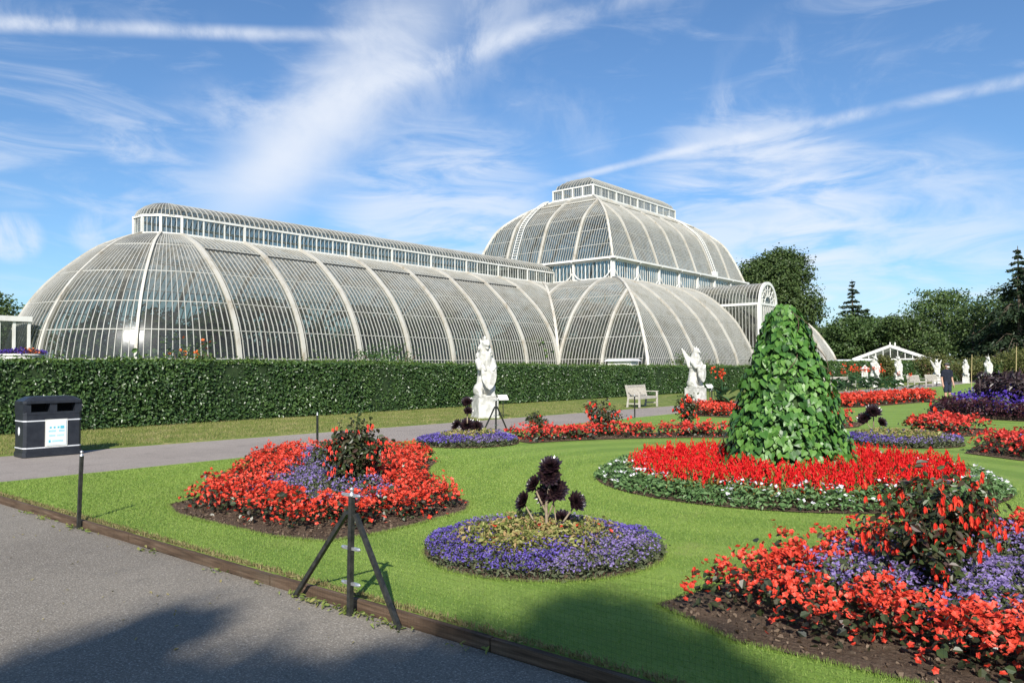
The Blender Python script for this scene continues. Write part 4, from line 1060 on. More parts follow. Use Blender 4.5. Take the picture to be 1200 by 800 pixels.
# --- round lobelia bed
rng=np.random.default_rng(103)
cB=circle(-4.32,5.66,1.10,48); ctr=(-4.32,5.66); base=(*ctr,0)
bB=bed('round bed of purple lobelia with yellow green middle and dark aeonium, nearest the viewer',cB,ctr,smooth=0)
P=scatter(cB,3300,.03); rr=np.linalg.norm(P-np.array(ctr),axis=1)
front=((P-np.array(ctr))@np.array([.64,-.77])); out=rng.random(len(P))<np.clip((rr-.50+.25*(vnoise(P,.3,2)-.5))*4,0.05,1)
hv=.045+.17*np.sqrt(np.clip(1-(rr/1.13)**2,0,1))*(.65+.6*vnoise(P,.2,4))
grey=vnoise(P,.5,21)+.22*((P-np.array(ctr))@np.array([.77,.64]))>.62
lobelias(bB,base,P[out&~grey],.16,.023,'lob',.7,thin=.45,hv=hv[out&~grey])
lobelias(bB,base,P[out&grey],.16,.022,'lob_light',1.6,thin=.8,hv=hv[out&grey])
C=P[~out]; lv=MB(); Q=np.c_[C,hv[~out]*rng.uniform(.4,1.25,len(C))]; cards(lv,Q,np.array([0,0,.7])+rng.normal(size=Q.shape)*.6,rng.uniform(.03,.06,len(C)),.5)
o=lv.build('lime_foliage',M['yel_leaf'],bB,base); o['kind']='stuff'
f=MB(); k=rng.choice(len(C),26); flowers(f,np.c_[C[k],hv[~out][k]*1.15],.045,4); o=f.build('red_blossom',M['beg_flower'],bB,base); o['kind']='stuff'
aeonium('dark rosette aeonium with pale branching stems rising from the near round bed',-4.36,5.78,.05,
  [((.03,.02,.84),.120,(.2,-.45,.8)),((.02,.0,.74),.120,(.5,-.6,.35)),((-.17,-.02,.62),.105,(-.3,-.7,.6)),((.03,.10,.56),.135,(.6,-.5,.5)),((-.07,.08,.50),.125,(.1,-.8,.5)),((-.26,-.10,.43),.115,(-.4,-.7,.5)),((.25,.20,.44),.110,(.8,-.2,.5)),((.20,-.02,.18),.07,(.3,-.2,.9)),((.08,.18,.24),.10,(.4,-.2,.8))],
  [([(0,0,0),(-.015,0,.2),(-.02,.0,.4),(.015,.01,.6),(.03,.02,.78)],.030),([(-.01,0,.3),(-.1,-.02,.47),(-.16,-.02,.58)],.019),([(-.015,0,.1),(-.16,-.07,.24),(-.25,-.1,.40)],.018),([(.01,0,.03),(.13,.1,.2),(.24,.19,.40)],.020),([(-.01,0,.25),(.02,.07,.4),(.04,.1,.5)],.018),([(0.03,0,.02),(.05,.09,.2),(0,.11,.46)],.015)],201,.82)
# --- big centre bed
rng=np.random.default_rng(104)
ctr=(-4.2,11.45); base=(*ctr,0); cC=circle(*ctr,2.82,64); c_=np.array(ctr)
bC=bed('large round bed of scarlet celosia plumes ringed by white impatiens around the leafy cone',cC,ctr,smooth=0)
P=scatter(cC,650,.02); rr=np.linalg.norm(P-c_,axis=1); P=P[rr>2.0]; rr=rr[rr>2.0]; n=len(P)
hv=.05+.16*np.clip((2.82-rr)/.3,0.15,1)*(.7+.5*vnoise(P,.25,6))
lv=MB(); k=rng.integers(0,n,int(n*1.5)); Q=np.c_[P[k]+rng.normal(size=(len(k),2))*.03,hv[k]*rng.uniform(.3,1.1,len(k))]; cards(lv,Q,np.array([0,0,.8])+rng.normal(size=Q.shape)*.5,rng.uniform(.045,.085,len(k)),.5)
o=lv.build('impatiens_leaves',M['imp_leaf'],bC,base); o['kind']='stuff'
f=MB(); k=rng.choice(n,int(n*.055),replace=False); clump=P[k]; k=rng.choice(n,int(n*.15),replace=False); k=k[vnoise(P[k],.30,14)>.55]; flowers(f,np.c_[P[k],hv[k]*1.12+.02],rng.uniform(.03,.05,len(k)),4,tilt=.5); o=f.build('impatiens',M['white_petal'],bC,base); o['kind']='stuff'
P=scatter(cC,78,.02); rr=np.linalg.norm(P-c_,axis=1); ok=(rr<2.30)&(rr>.72); P=P[ok]; rr=rr[ok]; n=len(P)
hp=(.36+.10*vnoise(P,.5,7))*rng.uniform(.82,1.14,n)*np.clip(1.03-.12*(rr/2.3),0,1.1)
fl=MB(); m=26; k=np.repeat(np.arange(n),m); f_=np.tile(np.linspace(0,1,m),n); ph=rng.uniform(0,6.28,n*m)
wd=(.038*(1-f_)**.7+.006)*rng.uniform(.8,1.2,n)[k]; D_=np.c_[np.cos(ph),np.sin(ph),np.zeros(n*m)]
Q=np.c_[P[k],hp[k]*(.48+.52*f_)]+D_*wd[:,None]*.8
lean=rng.normal(size=(n,2))*.05; Q[:,:2]+=lean[k]*(f_[:,None])
cards(fl,Q,D_+np.array([0,0,.35]),(.055*(1-.45*f_))*rng.uniform(.8,1.2,n*m),.42,T=D_*.35+np.array([0,0,1])+rng.normal(size=(n*m,3))*.15)
o=fl.build('celosia_plumes',M['celosia'],bC,base); o['kind']='stuff'
lv=MB(); k=np.repeat(np.arange(n),10); Q=np.c_[P[k]+rng.normal(size=(len(k),2))*.055,hp[k]*rng.uniform(.15,.70,len(k))]; cards(lv,Q,rng.normal(size=Q.shape)+np.array([0,0,.3]),rng.uniform(.05,.10,len(k)),.32,T=np.array([0,0,1])+rng.normal(size=Q.shape)*.7)
o=lv.build('celosia_leaves',M['cel_leaf'],bC,base); o['kind']='stuff'
# the leafy cone
rng=np.random.default_rng(105)
r=thing('climbing_plant','tall cone of heart shaped green leaves rising from the middle of the scarlet bed','climber',(*ctr,0))
HC=2.53
def conr(z): f=np.clip(z/HC,0,1); return .93*np.interp(f,[0,.12,.3,.5,.7,.85,.95,1],[1,.96,.84,.67,.49,.36,.26,.10])
m=MB(); zz=np.linspace(0,HC-.08,18); m.lathe((0,0,0),np.c_[conr(zz)*.84,zz],26); m.build('frame',M['vine_core'],r)
n=4700; z=HC*(1-np.sqrt(rng.uniform(0,1,n)))*1.0; z=np.where(rng.random(n)<.35,rng.uniform(0,HC,n),z); a=rng.uniform(0,6.28,n)
bump_=1+.09*(vnoise(np.c_[a*1.2,z],.35,12)-.5)*2; rad=conr(z)*bump_*rng.uniform(.78,1.06,n)+.02
O=np.c_[np.cos(a),np.sin(a),np.zeros(n)]; C=O*rad[:,None]; C[:,2]=z
N=unit(O+np.array([0,0,.55])+rng.normal(size=(n,3))*.32); Td=unit(np.array([0,0,-1])+O*.35+rng.normal(size=(n,3))*.45); Td=unit(Td-(Td*N).sum(1,keepdims=True)*N); Sd=np.cross(N,Td); sz=rng.uniform(.05,.132,n)*np.clip(1.05-.15*z/HC,.8,1.1)
hx=np.array([(0,0,0),(.33,-.17,.05),(.52,.10,.08),(.40,.50,.05),(0,1.0,-.10),(0,.45,-.02),(-.40,.50,.05),(-.52,.10,.08),(-.33,-.17,.05)])
V=(C[:,None,:]+sz[:,None,None]*(hx[None,:,0,None]*Sd[:,None,:]+(hx[None,:,1,None]-.3)*Td[:,None,:]+hx[None,:,2,None]*N[:,None,:])).reshape(-1,3)
i=np.arange(n)[:,None]*9; tri=np.array([[0,5,1],[1,5,2],[2,5,3],[3,5,4],[0,8,5],[8,7,5],[7,6,5],[6,4,5]])[:,::-1]
m=MB(); m.add(V,T=(i[:,:,None]+tri[None]).reshape(-1,3)); o=m.build('leaves',M['vine'],r); o['kind']='stuff'
m=MB()
for k in range(14):
    a0=rng.uniform(0,6.28); z0_=rng.uniform(.1,2.2); u=np.linspace(0,1,8); aa=a0+u*rng.uniform(-.6,.6); z_=z0_+u*rng.uniform(.2,.5); rr_=conr(z_)*1.05+.09*np.sin(u*3.1)
    m=MB(); m.tube(np.c_[rr_*np.cos(aa),rr_*np.sin(aa),z_],.006,4); m.build('stem',M['stem'],r)
# --- right hand near bed
rng=np.random.default_rng(106)
bedD=[(-2.78,4.47),(1.2,4.47),(1.2,9.2),(-1.4,8.9),(-2.3,7.5),(-2.42,6.3)]
ctr=(-1.2,5.9); base=(*ctr,0)
bD=bed('bed of red begonias and violet lobelia at lower right corner, bare soil along its front',bedD,ctr)
rng=np.random.default_rng(107)
pl=[(-2.48,4.72),(1.2,4.70),(1.2,8.9),(-1.4,8.4),(-2.2,7.2),(-2.4,6.3)]
P=scatter(pl,46,.03,.66); begonias(bD,base,P,.29,nf=24,fs=.038,petals=5)
P=scatter(pl,1500,.48); lobelias(bD,base,P,.27,.030,'lob_light',1.3,thin=.6)
fuchsia('tall fuchsia shrub with hanging red flowers in the lower right bed',-1.2,6.05,.98,.92,2300,260,32,fs=.054,leaf=.06)
# --- beds behind
def arc_band(c,r0,r1,a0,a1,n=24):
    a=np.radians(np.linspace(a0,a1,n)); return np.vstack([np.c_[c[0]+r1*np.cos(a),c[1]+r1*np.sin(a)],np.c_[c[0]+r0*np.cos(a[::-1]),c[1]+r0*np.sin(a[::-1])]])
rng=np.random.default_rng(108)
pb=arc_band((-4.2,11.45),6.65,8.1,112,163); ctr=(-10.4,15.6); base=(*ctr,0)
b=bed('long curved strip of red begonias in front of the path behind the round beds',pb,ctr,smooth=0)
P=scatter(pb,26,.18); begonias(b,base,P,.29,near=False,flower='beg_flower_far',spread=.15,nf=11,fs=.07)
fuchsia('dark fuchsia shrub with red flowers, middle of the curved red strip',-10.6,16.3,.95,1.05,800,60,33,fs=.09)
fuchsia('small dark fuchsia at the left part of the curved red strip',-12.2,15.7,.55,.8,500,14,34,fs=.08)
fuchsia('dark fuchsia shrub near the right end of the curved red strip below second statue',-9.75,19.2,1.0,.85,800,60,35,fs=.09)
def round_mixed(label,cx,cy,rad,seed,aeo,purple=.55):
    global rng
    rng=np.random.default_rng(seed)
    c=circle(cx,cy,rad,36); base=(cx,cy,0); b=bed(label,c,(cx,cy),smooth=0)
    P=scatter(c,1100,.03); rr=np.linalg.norm(P-np.array([cx,cy]),axis=1); hv=.07+.18*np.sqrt(np.clip(1-(rr/(rad*1.05))**2,0,1))*(.7+.5*vnoise(P,.25,4))
    o=(rr>rad*purple)|(rng.random(len(P))<.15); s=vnoise(P,.6,seed)>.55
    lobelias(b,base,P[o&~s],.2,.042,'lob',.6,hv=hv[o&~s]); lobelias(b,base,P[o&s],.2,.036,'lob_light',1.6,thin=.8,hv=hv[o&s])
    lv=MB(); C=P[~o]; Q=np.c_[C,hv[~o]*rng.uniform(.4,1.2,len(C))]; cards(lv,Q,np.array([0,0,.7])+rng.normal(size=Q.shape)*.6,rng.uniform(.05,.09,len(C)),.5); q=lv.build('lime_foliage',M['yel_leaf'],b,base); q['kind']='stuff'
    return b
round_mixed('round lobelia bed with a dark aeonium, between the left star bed and the path',-11.75,12.65,1.15,109,None)
aeonium('dark aeonium in the small round bed by the path, left of the far tripod post',-11.85,12.75,.08,[((0,0,.82),.12,(0,-.1,1)),((.03,0,.62),.10,(.3,0,1)),((-.02,.02,.30),.17,(0,0,1)),((-.22,-.1,.30),.13,(-.6,-.2,.7)),((.2,.1,.28),.13,(.6,.1,.7))],[([(0,0,0),(.01,0,.3),(0,0,.8)],.025),([(0,0,.05),(-.2,-.1,.28)],.015),([(0,0,.05),(.18,.1,.26)],.015)],202)
round_mixed('round bed of blue and green foliage beyond the leafy cone at right',-4.25,18.15,1.25,110,None,.7)
aeonium('dark aeonium in the round bed beyond the leafy cone',-4.95,18.9,.1,[((0,0,.50),.17,(0,-.1,1)),((-.18,-.05,.34),.15,(-.5,-.2,.8)),((.15,.1,.26),.12,(.5,.1,.8))],[([(0,0,0),(.01,0,.3),(0,0,.48)],.025),([(0,0,.05),(-.16,-.05,.30)],.015)],203)
def redbed(label,pl,seed,h=.3,fl='beg_flower_far',lob=False,dens=22,fs=.085,inset=.15):
    global rng
    rng=np.random.default_rng(seed)
    pl=np.array(pl,float); c=pl.mean(0); b=bed(label,pl,tuple(c),smooth=1); P=scatter(smoothpoly(pl,1),dens,inset)
    if lob:
        P2=scatter(smoothpoly(pl,1),500,.75); lobelias(b,(*c,0),P2,.25,.045,'lob',1.2,thin=.6); P=P[edgedist(smoothpoly(pl,1),P)<.95]
    begonias(b,(*c,0),P,h,near=False,flower=fl,spread=.17,nf=11,fs=fs)
    return b
redbed('bed of red begonias and lobelia cut by the right edge beyond the cone bed',[(-2.75,16.0),(2,15.6),(2,22.5),(-1.6,21.8),(-2.85,19.2)],111,.32,lob=True,fs=.07,inset=.2)
redbed('short bed of red begonias over green leaves, right of the round blue bed',[(-5.0,21.5),(-4.45,19.9),(-3.2,20.5),(-3.1,23.2),(-4.4,23.6)],112,.38)
redbed('small clump of red begonias close behind the right side of the leafy cone',[(-8.3,23.6),(-6.9,21.2),(-6.1,21.7),(-6.5,24.2)],113,.36)
redbed('long far strip of red flowers leading towards the man',[(-11.6,33.2),(-9.5,31.5),(-8.7,34),(-7.6,41),(-9.3,46),(-10.2,40)],114,.42,'beg_flower',dens=16,fs=.12)
redbed('patch of red flowers beside the canna at the second statue',[(-14.2,27.4),(-12.3,24.2),(-10.5,23.9),(-10.3,25.2),(-12.2,28.2)],115,.36,'beg_flower',dens=20)
redbed('far red flower patch at left of the long far strip',[(-12.6,32.0),(-10.9,29.9),(-10.0,31.0),(-11.6,33.0)],116,.40,'beg_flower',dens=18,fs=.1)
def canna(label,x,y,h,nl,nfl,seed,w=.9):
    global rng
    rng=np.random.default_rng(seed)
    r=thing('canna_plant',label,'plant',(x,y,0)); lv=MB(); st=MB(); fl=MB()
    for k in range(nl):
        a=rng.uniform(0,6.28); o=rng.uniform(0,w*.4); b0=np.array([o*math.cos(a*1.7),o*math.sin(a*1.7),rng.uniform(.1,h*.5)]); dr=np.array([math.cos(a)*.6,math.sin(a)*.6,rng.uniform(.4,1.0)])
        L_=rng.uniform(.35,.6); cards(lv,[b0+unit(dr)*L_*.5],[np.array([-dr[0],-dr[1],.9])],[L_],.38,T=[dr])
    for k in range(nfl):
        a=rng.uniform(0,6.28); o=rng.uniform(.05,w*.5); top=np.array([o*math.cos(a),o*math.sin(a),h*rng.uniform(.88,1.08)]); st=MB(); st.tube([(top[0]*.6,top[1]*.6,0),tuple(top*np.array([.9,.9,.6])),tuple(top)],[.014,.012,.008],5); st.build('stem',M['canna_leaf'],r)
        flowers(fl,top+rng.normal(size=(10,3))*np.array([.06,.06,.10]),.085,4,tilt=1.0)
    lv.build('leaves',M['canna_leaf'],r)['kind']='stuff'; fl.build('flowers',M['canna_flower'],r); return r
canna('tall canna with orange red blooms beside the second statue, left of the cone',-11.9,26.2,1.45,26,4,71,1.2)
for i,(px,dp,h,nf,lab) in enumerate([(996,47,1.55,7,'red canna clump far right of the cone before the first far bench'),(1016,48,1.5,6,'red canna clump beneath the leftmost far statue'),(1030,49,1.45,5,'red canna clump between the two leftmost far statues'),(1048,50,1.15,2,'leafy canna clump under the second far statue'),(985,46,1.3,3,'canna clump nearest the cone at right')]):
    x,y=bearing(px,dp); canna(lab,x,y,h,40,nf,72+i,2.2)
# dark purple bed
rng=np.random.default_rng(120)
cx,cy=-1.75,30.9; c=circle(cx,cy,4.1,56); base=(cx,cy,0)
b=bed('big round bed of dark purple foliage edged maroon and violet at the right edge',c,(cx,cy),smooth=0)
def mass(name,r0,r1,h0,h1,n,size,mat,asp=.4,up=.6):
    a=rng.uniform(0,6.28,n); rr=np.sqrt(rng.uniform(r0**2,r1**2,n)); u=(rr-r0)/(r1-r0); h=(h0+(h1-h0)*u)*(.75+.5*vnoise(np.c_[cx+rr*np.cos(a),cy+rr*np.sin(a)],.5,31)); z=h*rng.uniform(.25,1.08,n)
    Q=np.c_[cx+rr*np.cos(a),cy+rr*np.sin(a),z]; m=MB(); cards(m,Q,np.c_[np.cos(a)*.4,np.sin(a)*.4,np.full(n,.5)]+rng.normal(size=Q.shape)*.6,rng.uniform(.6,1.4,n)*size,asp,T=rng.normal(size=Q.shape)*.8+np.array([0,0,up])); o=m.build(name,M[mat],b,base); o['kind']='stuff'
mass('purple_foliage',0,3.0,1.42,1.1,9000,.26,'purple_leaf',.26,.5)
mass('violet_flowers',2.6,3.7,.85,.62,7000,.07,'violet',.8)
mass('grey_foliage',2.9,3.8,.6,.55,2500,.09,'lob_leaf',.4)
mass('maroon_foliage',3.5,4.1,.55,.45,9000,.10,'maroon_leaf',.5)
x,y=-5.05,26.0; fuchsia('small dark standard plant with one red bloom before the purple bed',x,y,.62,.5,420,5,36,fs=.16,dark=True)
for px,dp,h,lab in ((1137,36,2.15,'left bamboo cane standing among the purple leaves'),(1189,30,2.35,'right bamboo cane leaning in the purple bed')):
    x,y=bearing(px,dp); m=MB(); m.tube([(0,0,0),(.02,0,h*.5),(.06,.02,h)],[.018,.016,.013],6); tag(m.build('bamboo_cane',M['cane'],None,(x,y,0)) if False else m.build('bamboo_cane',M['cane']),lab,'cane').location=(x,y,0)

# ------------------------------------------------------------------ fence posts and net along the road
def dpost(label,x,y,h,lean=0,bracket=True):
    r=thing('fence_post',label,'post',(x,y,-.07)); m=MB()
    m.sweep([(0,0,-.05),(lean*.5,0,h*.5),(lean,0,h-.07)],(1,0,0),.034,-.017,.017); p=m.build('pole',M['iron'],r)
    f=MB(); f.lathe((lean,0,h-.07),[(0.001,0),(.024,0),(.022,.012),(.012,.022),(.010,.034),(.017,.044),(.017,.055),(.006,.064),(.001,.066)],12); f.build('finial',M['chrome'],r,smooth=True)
    return r
def tripod(label,x,y,h,lx,rx,joint):
    r=dpost(label,x,y,h,.02)
    for fx in (lx,rx):
        m=MB(); m.sweep([(fx,.02,-.02),(fx*.08+.018,.004,joint+.02)],(0,1,0),.030,-.015,.015); m.build('leg',M['iron'],r)
    for zz in (.25*h,.52*h,.93*h):
        m=MB(); m.bar((-.06,-.0,zz),(.08,.0,zz),.02,.02); m.ball((-.065,0,zz),(.03,.014,.014),5); m.ball((.085,0,zz),(.03,.014,.014),5); m.build('strainer',M['chrome'],r)
    return r
dpost('slim black fence post at left kerb with a silver knob',-9.10,3.555,.86,.06)
tripod('nearest black iron fence post braced by two raking legs at the kerb',-4.38,3.50,.90,-.70,.50,.69)
r=tripod('distant black braced fence post before the first statue',*[float(v) for v in (-13.25,15.35)],.95,-.55,.55,.7)
r.rotation_euler=(0,0,R(90))
dpost('thin black post behind the left star bed by the path',-13.25,9.75,.85)
dpost('thin black post by the path left of the bench',-13.2,22.3,.85)
dpost('thin black post behind the fuchsia by second statue',-13.15,28.0,.9)
# net
def net(label,x0,x1,y,z0,z1,step,wire):
    m=MB()
    xs=np.arange(x0,x1,step); n=len(xs); h=wire/2
    def strips(A,Bv,ax):
        A=np.asarray(A,float);Bv=np.asarray(Bv,float);k=len(A)
        off=np.array([[-1,0],[0,-1],[1,0],[0,1]])*h
        if ax=='v': O=np.c_[off[:,0],off[:,1],np.zeros(4)]
        else: O=np.c_[np.zeros(4),off[:,0],off[:,1]]
        V=np.concatenate([A[:,None,:]+O,Bv[:,None,:]+O],1).reshape(-1,3); i=np.arange(k)[:,None]*8
        q=np.array([[0,1,5,4],[1,2,6,5],[2,3,7,6],[3,0,4,7]]); m.add(V,(i[:,:,None]+q[None]).reshape(-1,4))
    j=rng.normal(size=n)*.004
    strips(np.c_[xs+j,np.full(n,y),np.full(n,z0)],np.c_[xs-j,np.full(n,y),np.full(n,z1)],'v')
    for z in np.arange(z0,z1+.001,step):
        xx=np.arange(x0,x1,.6); zz=z+.008*np.sin(xx*2.1+z*9); strips(np.c_[xx[:-1],np.full(len(xx)-1,y),zz[:-1]],np.c_[xx[1:],np.full(len(xx)-1,y),zz[1:]],'h')
    o=m.build('garden_net',M['net']); return tag(o,label,'netting')
net('fine black rabbit netting strung right of the near braced post along the lawn edge',-4.36,3.5,3.50,-.05,.60,.03,.0006)
net('fine black netting between the left kerb post and near braced post',-9.25,-4.40,3.50,-.05,.60,.03,.0005)
# weeds in the joint between road and edging
rng=np.random.default_rng(130)
m=MB()
for cx_,k in [(-4.75,26),(-4.45,46),(-4.2,20),(-3.95,22),(-5.0,30),(-9.2,20),(-8.9,14),(-6.2,10),(-7.4,12),(-10.0,18),(-10.6,14),(-5.6,8),(-3.3,8)]:
    P=np.c_[cx_+rng.normal(size=k)*.10,3.55-np.abs(rng.normal(size=k))*.045,-.065+rng.uniform(.004,.03,k)]; cards(m,P,np.array([0,0,1])+rng.normal(size=P.shape)*.5,rng.uniform(.025,.06,k),.45)
tag(m.build('weeds',M['weed']),'scattered yellow green weeds in the crack along the timber edging','weeds',None,'stuff')
m=MB(); k=5200; P=np.c_[rng.uniform(-13,1,k),3.66+np.abs(rng.normal(size=k))*.035,rng.uniform(.0,.02,k)]; cards(m,P,rng.normal(size=P.shape)*np.array([1,1,.2]),rng.uniform(.03,.06,k),.10,T=np.array([0,-.35,1])+rng.normal(size=P.shape)*.5)
tag(m.build('dry_grass',M['straw']),'straw coloured grass fringe along the timber lawn edging','grass',None,'stuff')
m=MB(); k=150; P=np.c_[rng.uniform(-11,-.5,k),3.5-np.abs(rng.normal(size=k))*1.6,np.full(k,-.062)]; cards(m,P,np.array([0,0,1])+rng.normal(size=P.shape)*.35,rng.uniform(.012,.035,k),.55)
tag(m.build('fallen_leaves',M['straw']),'scattered dry leaf bits lying on the asphalt','leaves',None,'stuff')
# lawn blades close to the viewer
beds_near=[smoothpoly(bedA,1),cB,smoothpoly(bedD,1),cC]
k=330000; P=np.c_[rng.uniform(-13.2,.8,k),3.68+9.5*rng.beta(1,1.9,k)]
dist=P@np.array([-.637,.771]); lat=P@np.array([.771,.637]); ok=(np.abs(lat)<.72*dist+.4)
for pl in beds_near: ok&=~inside(pl,P)
P=P[ok]; n=len(P); sz=rng.uniform(.010,.022,n)*np.clip(dist[ok]/7,.9,1.4)
ed=[]
for pl in beds_near[:3]:
    q=np.asarray(pl); q2=np.roll(q,-1,0)
    for A_,B_ in zip(q,q2):
        k=int(np.linalg.norm(B_-A_)*900); ed.append(A_+(B_-A_)*rng.random((k,1))+rng.normal(size=(k,2))*.016)
ed=np.vstack(ed); P=np.vstack([P,ed]); sz=np.r_[sz,rng.uniform(.018,.042,len(ed))]; dist=np.r_[dist[ok],ed@np.array([-.637,.771])]; n=len(P); ok=np.ones(n,bool)
a=rng.uniform(0,6.28,n); V=np.stack([np.c_[P+np.c_[np.cos(a),np.sin(a)]*.0022*np.clip(dist[ok]/6,1,2)[:,None],np.zeros(n)],np.c_[P-np.c_[np.cos(a),np.sin(a)]*.0022*np.clip(dist[ok]/6,1,2)[:,None],np.zeros(n)],np.c_[P+rng.normal(size=(n,2))*.011,sz*.9]],1).reshape(-1,3)
m=MB(); m.add(V,T=np.arange(n*3).reshape(-1,3)); tag(m.build('lawn_grass',M['blade']),'short mown grass of the lawn in the foreground','grass',None,'stuff')
# verge blades by the hedge
k=60000; P=np.c_[rng.uniform(-23,-16.5,k),5+26*rng.beta(1,1.6,k)]; xe=np.interp(P[:,1],[3.66,10,34],[-17.75,-17.3,-16.0]); P=P[P[:,0]<xe-.02]; n=len(P); a=rng.uniform(0,6.28,n); sz=rng.uniform(.03,.07,n)
V=np.stack([np.c_[P+np.c_[np.cos(a),np.sin(a)]*.006,np.zeros(n)],np.c_[P-np.c_[np.cos(a),np.sin(a)]*.006,np.zeros(n)],np.c_[P+rng.normal(size=(n,2))*.025,sz]],1).reshape(-1,3)
M['vblade']=mat_leaf('verge blades',[c3(.11,.16,.03),c3(.16,.20,.045),c3(.28,.26,.10),c3(.45,.36,.20)],.7,.3,.2,1.2)
m=MB(); m.add(V,T=np.arange(n*3).reshape(-1,3)); tag(m.build('verge_grass',M['vblade']),'rough dry grass on the verge between path and hedge','grass',None,'stuff')

# ------------------------------------------------------------------ litter bin
r=thing('litter_bin','black double litter bin with white bands and a pale notice beside the path','bin',(-17.12,6.10,-.02),R(90-2))
# local: x along the length, -y towards the path... (front is -y after turning)
bw,bd=1.04,.56
def rbox(m,c,size,ch=.05,mi=0,taper=1):
    x,y=size[0]/2,size[1]/2; o=[(x-ch,-y),(x,-y+ch),(x,y-ch),(x-ch,y),(-x+ch,y),(-x,y-ch),(-x,-y+ch),(-x+ch,-y)]
    z0,z1=c[2]-size[2]/2,c[2]+size[2]/2; V=[(c[0]+a,c[1]+b,z0) for a,b in o]+[(c[0]+a*taper,c[1]+b*taper,z1) for a,b in o]
    q=[[i,(i+1)%8,8+(i+1)%8,8+i] for i in range(8)]; t=[[8,8+i,8+i+1] for i in range(1,7)]+[[0,i+1,i] for i in range(1,7)]
    m.add(V,q,t,mi)
m=MB(); rbox(m,(0,0,.42),(bw,bd,.80)); m.build('body',M['bin'],r)
m=MB(); rbox(m,(0,0,.045),(bw+.03,bd+.03,.09)); m.build('base',M['bin'],r)
m=MB(); rbox(m,(0,0,.845),(bw+.01,bd+.01,.05)); 
for xx in (-bw/2+.06,0,bw/2-.06): m.box((xx,0,.955),(.13,bd-.03,.17))
m.box((0,.1,.955),(bw-.05,.2,.17)); hd=m.build('hood_frame',M['bin'],r)
for s_ in (-1,1): m=MB(); m.box((s_*.235,-.03,.955),(.35,.02,.155)); m.build('opening',M['black'],r)
m=MB(); rbox(m,(0,0,1.065),(bw+.03,bd+.04,.05)); rbox(m,(0,0,1.13),(bw+.02,bd+.02,.085),.06,taper=.72); m.build('lid',M['bin'],r)
for zz in (.175,.70): m=MB(); rbox(m,(0,0,zz),(bw+.012,bd+.012,.022)); m.build('band',M['silver'],r)
m=MB(); m.box((.05,-bd/2-.008,.45),(.40,.012,.54)); nf=m.build('notice_frame',M['white'],r)
m=MB(); m.box((.05,-bd/2-.018,.45),(.345,.012,.48)); nb_=m.build('notice',M['poster'],nf)
pr_=MB()
for i in range(4): pr_.box((-.06+i*.07,-bd/2-.0255,.56),(.035 if i<3 else .07,.003,.035 if i<3 else .055))
for zz in (.50,.48): pr_.box((-.03,-bd/2-.0255,zz),(.13,.003,.008)); pr_.box((.14,-bd/2-.0255,zz),(.10,.003,.008))
for zz in (.41,.39): pr_.box((-.03,-bd/2-.0255,zz),(.11,.003,.006)); pr_.box((.12,-bd/2-.0255,zz),(.13,.003,.006))
pr_.box((-.075,-bd/2-.0255,.29),(.035,.003,.05)); 
for zz in (.30,.28): pr_.box((.07,-bd/2-.0255,zz),(.2,.003,.008))
pr_.build('print',M['teal'],nf)
m=MB(); m.ball((-bw/2-.003,0,.5),(.006,.06,.085),10); m.build('badge',M['silver'],r,smooth=True)
# ------------------------------------------------------------------ benches
def make_bench():
    r=thing('park_bench','weathered grey slatted bench on the path edge left of the second statue','bench',(0,0,0)); Lb=1.62
    # faces +x, length along y
    m=MB()
    for i in range(6): m.box((.04+i*.083,0,.435),(.065,Lb-.1,.025))
    m.build('seat',M['teak'],r)
    m=MB()
    m.bar((-.10,-Lb/2+.05,.87),(-.10,Lb/2-.05,.87),.04,.09); m.bar((-.01,-Lb/2+.05,.50),(-.01,Lb/2-.05,.50),.04,.06)
    for y in np.linspace(-Lb/2+.12,Lb/2-.12,17): m.bar((-.012,y,.51),(-.098,y,.84),.045,.014,(0,1,0))
    m.build('backrest',M['teak'],r)
    for s_ in (-1,1):
        y=s_*(Lb/2-.03)
        m=MB(); m.bar((.50,y,0),(.50,y,.62),.065,.065); m.build('leg',M['teak'],r)
        m=MB(); m.sweep([(-.06,y,0),(0,y,.42),(-.12,y,.92)],(0,1,0),.065,-.035,.035); m.build('leg',M['teak'],r)
        m=MB(); m.bar((-.05,y,.64),(.56,y,.64),.07,.035); m.build('armrest',M['teak'],r)
        m=MB(); m.bar((-.02,y,.385),(.50,y,.385),.03,.06); m.bar((-.03,y,.16),(.50,y,.16),.03,.05); m.build('end_rail',M['teak'],r)
    m=MB(); m.bar((.50,-Lb/2,.385),(.50,Lb/2,.385),.03,.065); m.build('seat_rail',M['teak'],r)
    return r
bn=make_bench(); bn.location=(-16.75,28.55,0); bn.rotation_euler=(0,0,R(2)); bn['group']='slatted park benches'
for px,dp,lab in ((974,52,'far grey bench partly hidden behind the right side of the cone'),(986,53.5,'far grey bench just right of the cone, before the cannas'),(1070,60,'far grey bench below the second far statue'),(1091,63,'far grey bench left of the man in navy')):
    x,y=bearing(px,dp); dup(bn,None,(x,y,0),R(-18),lab)
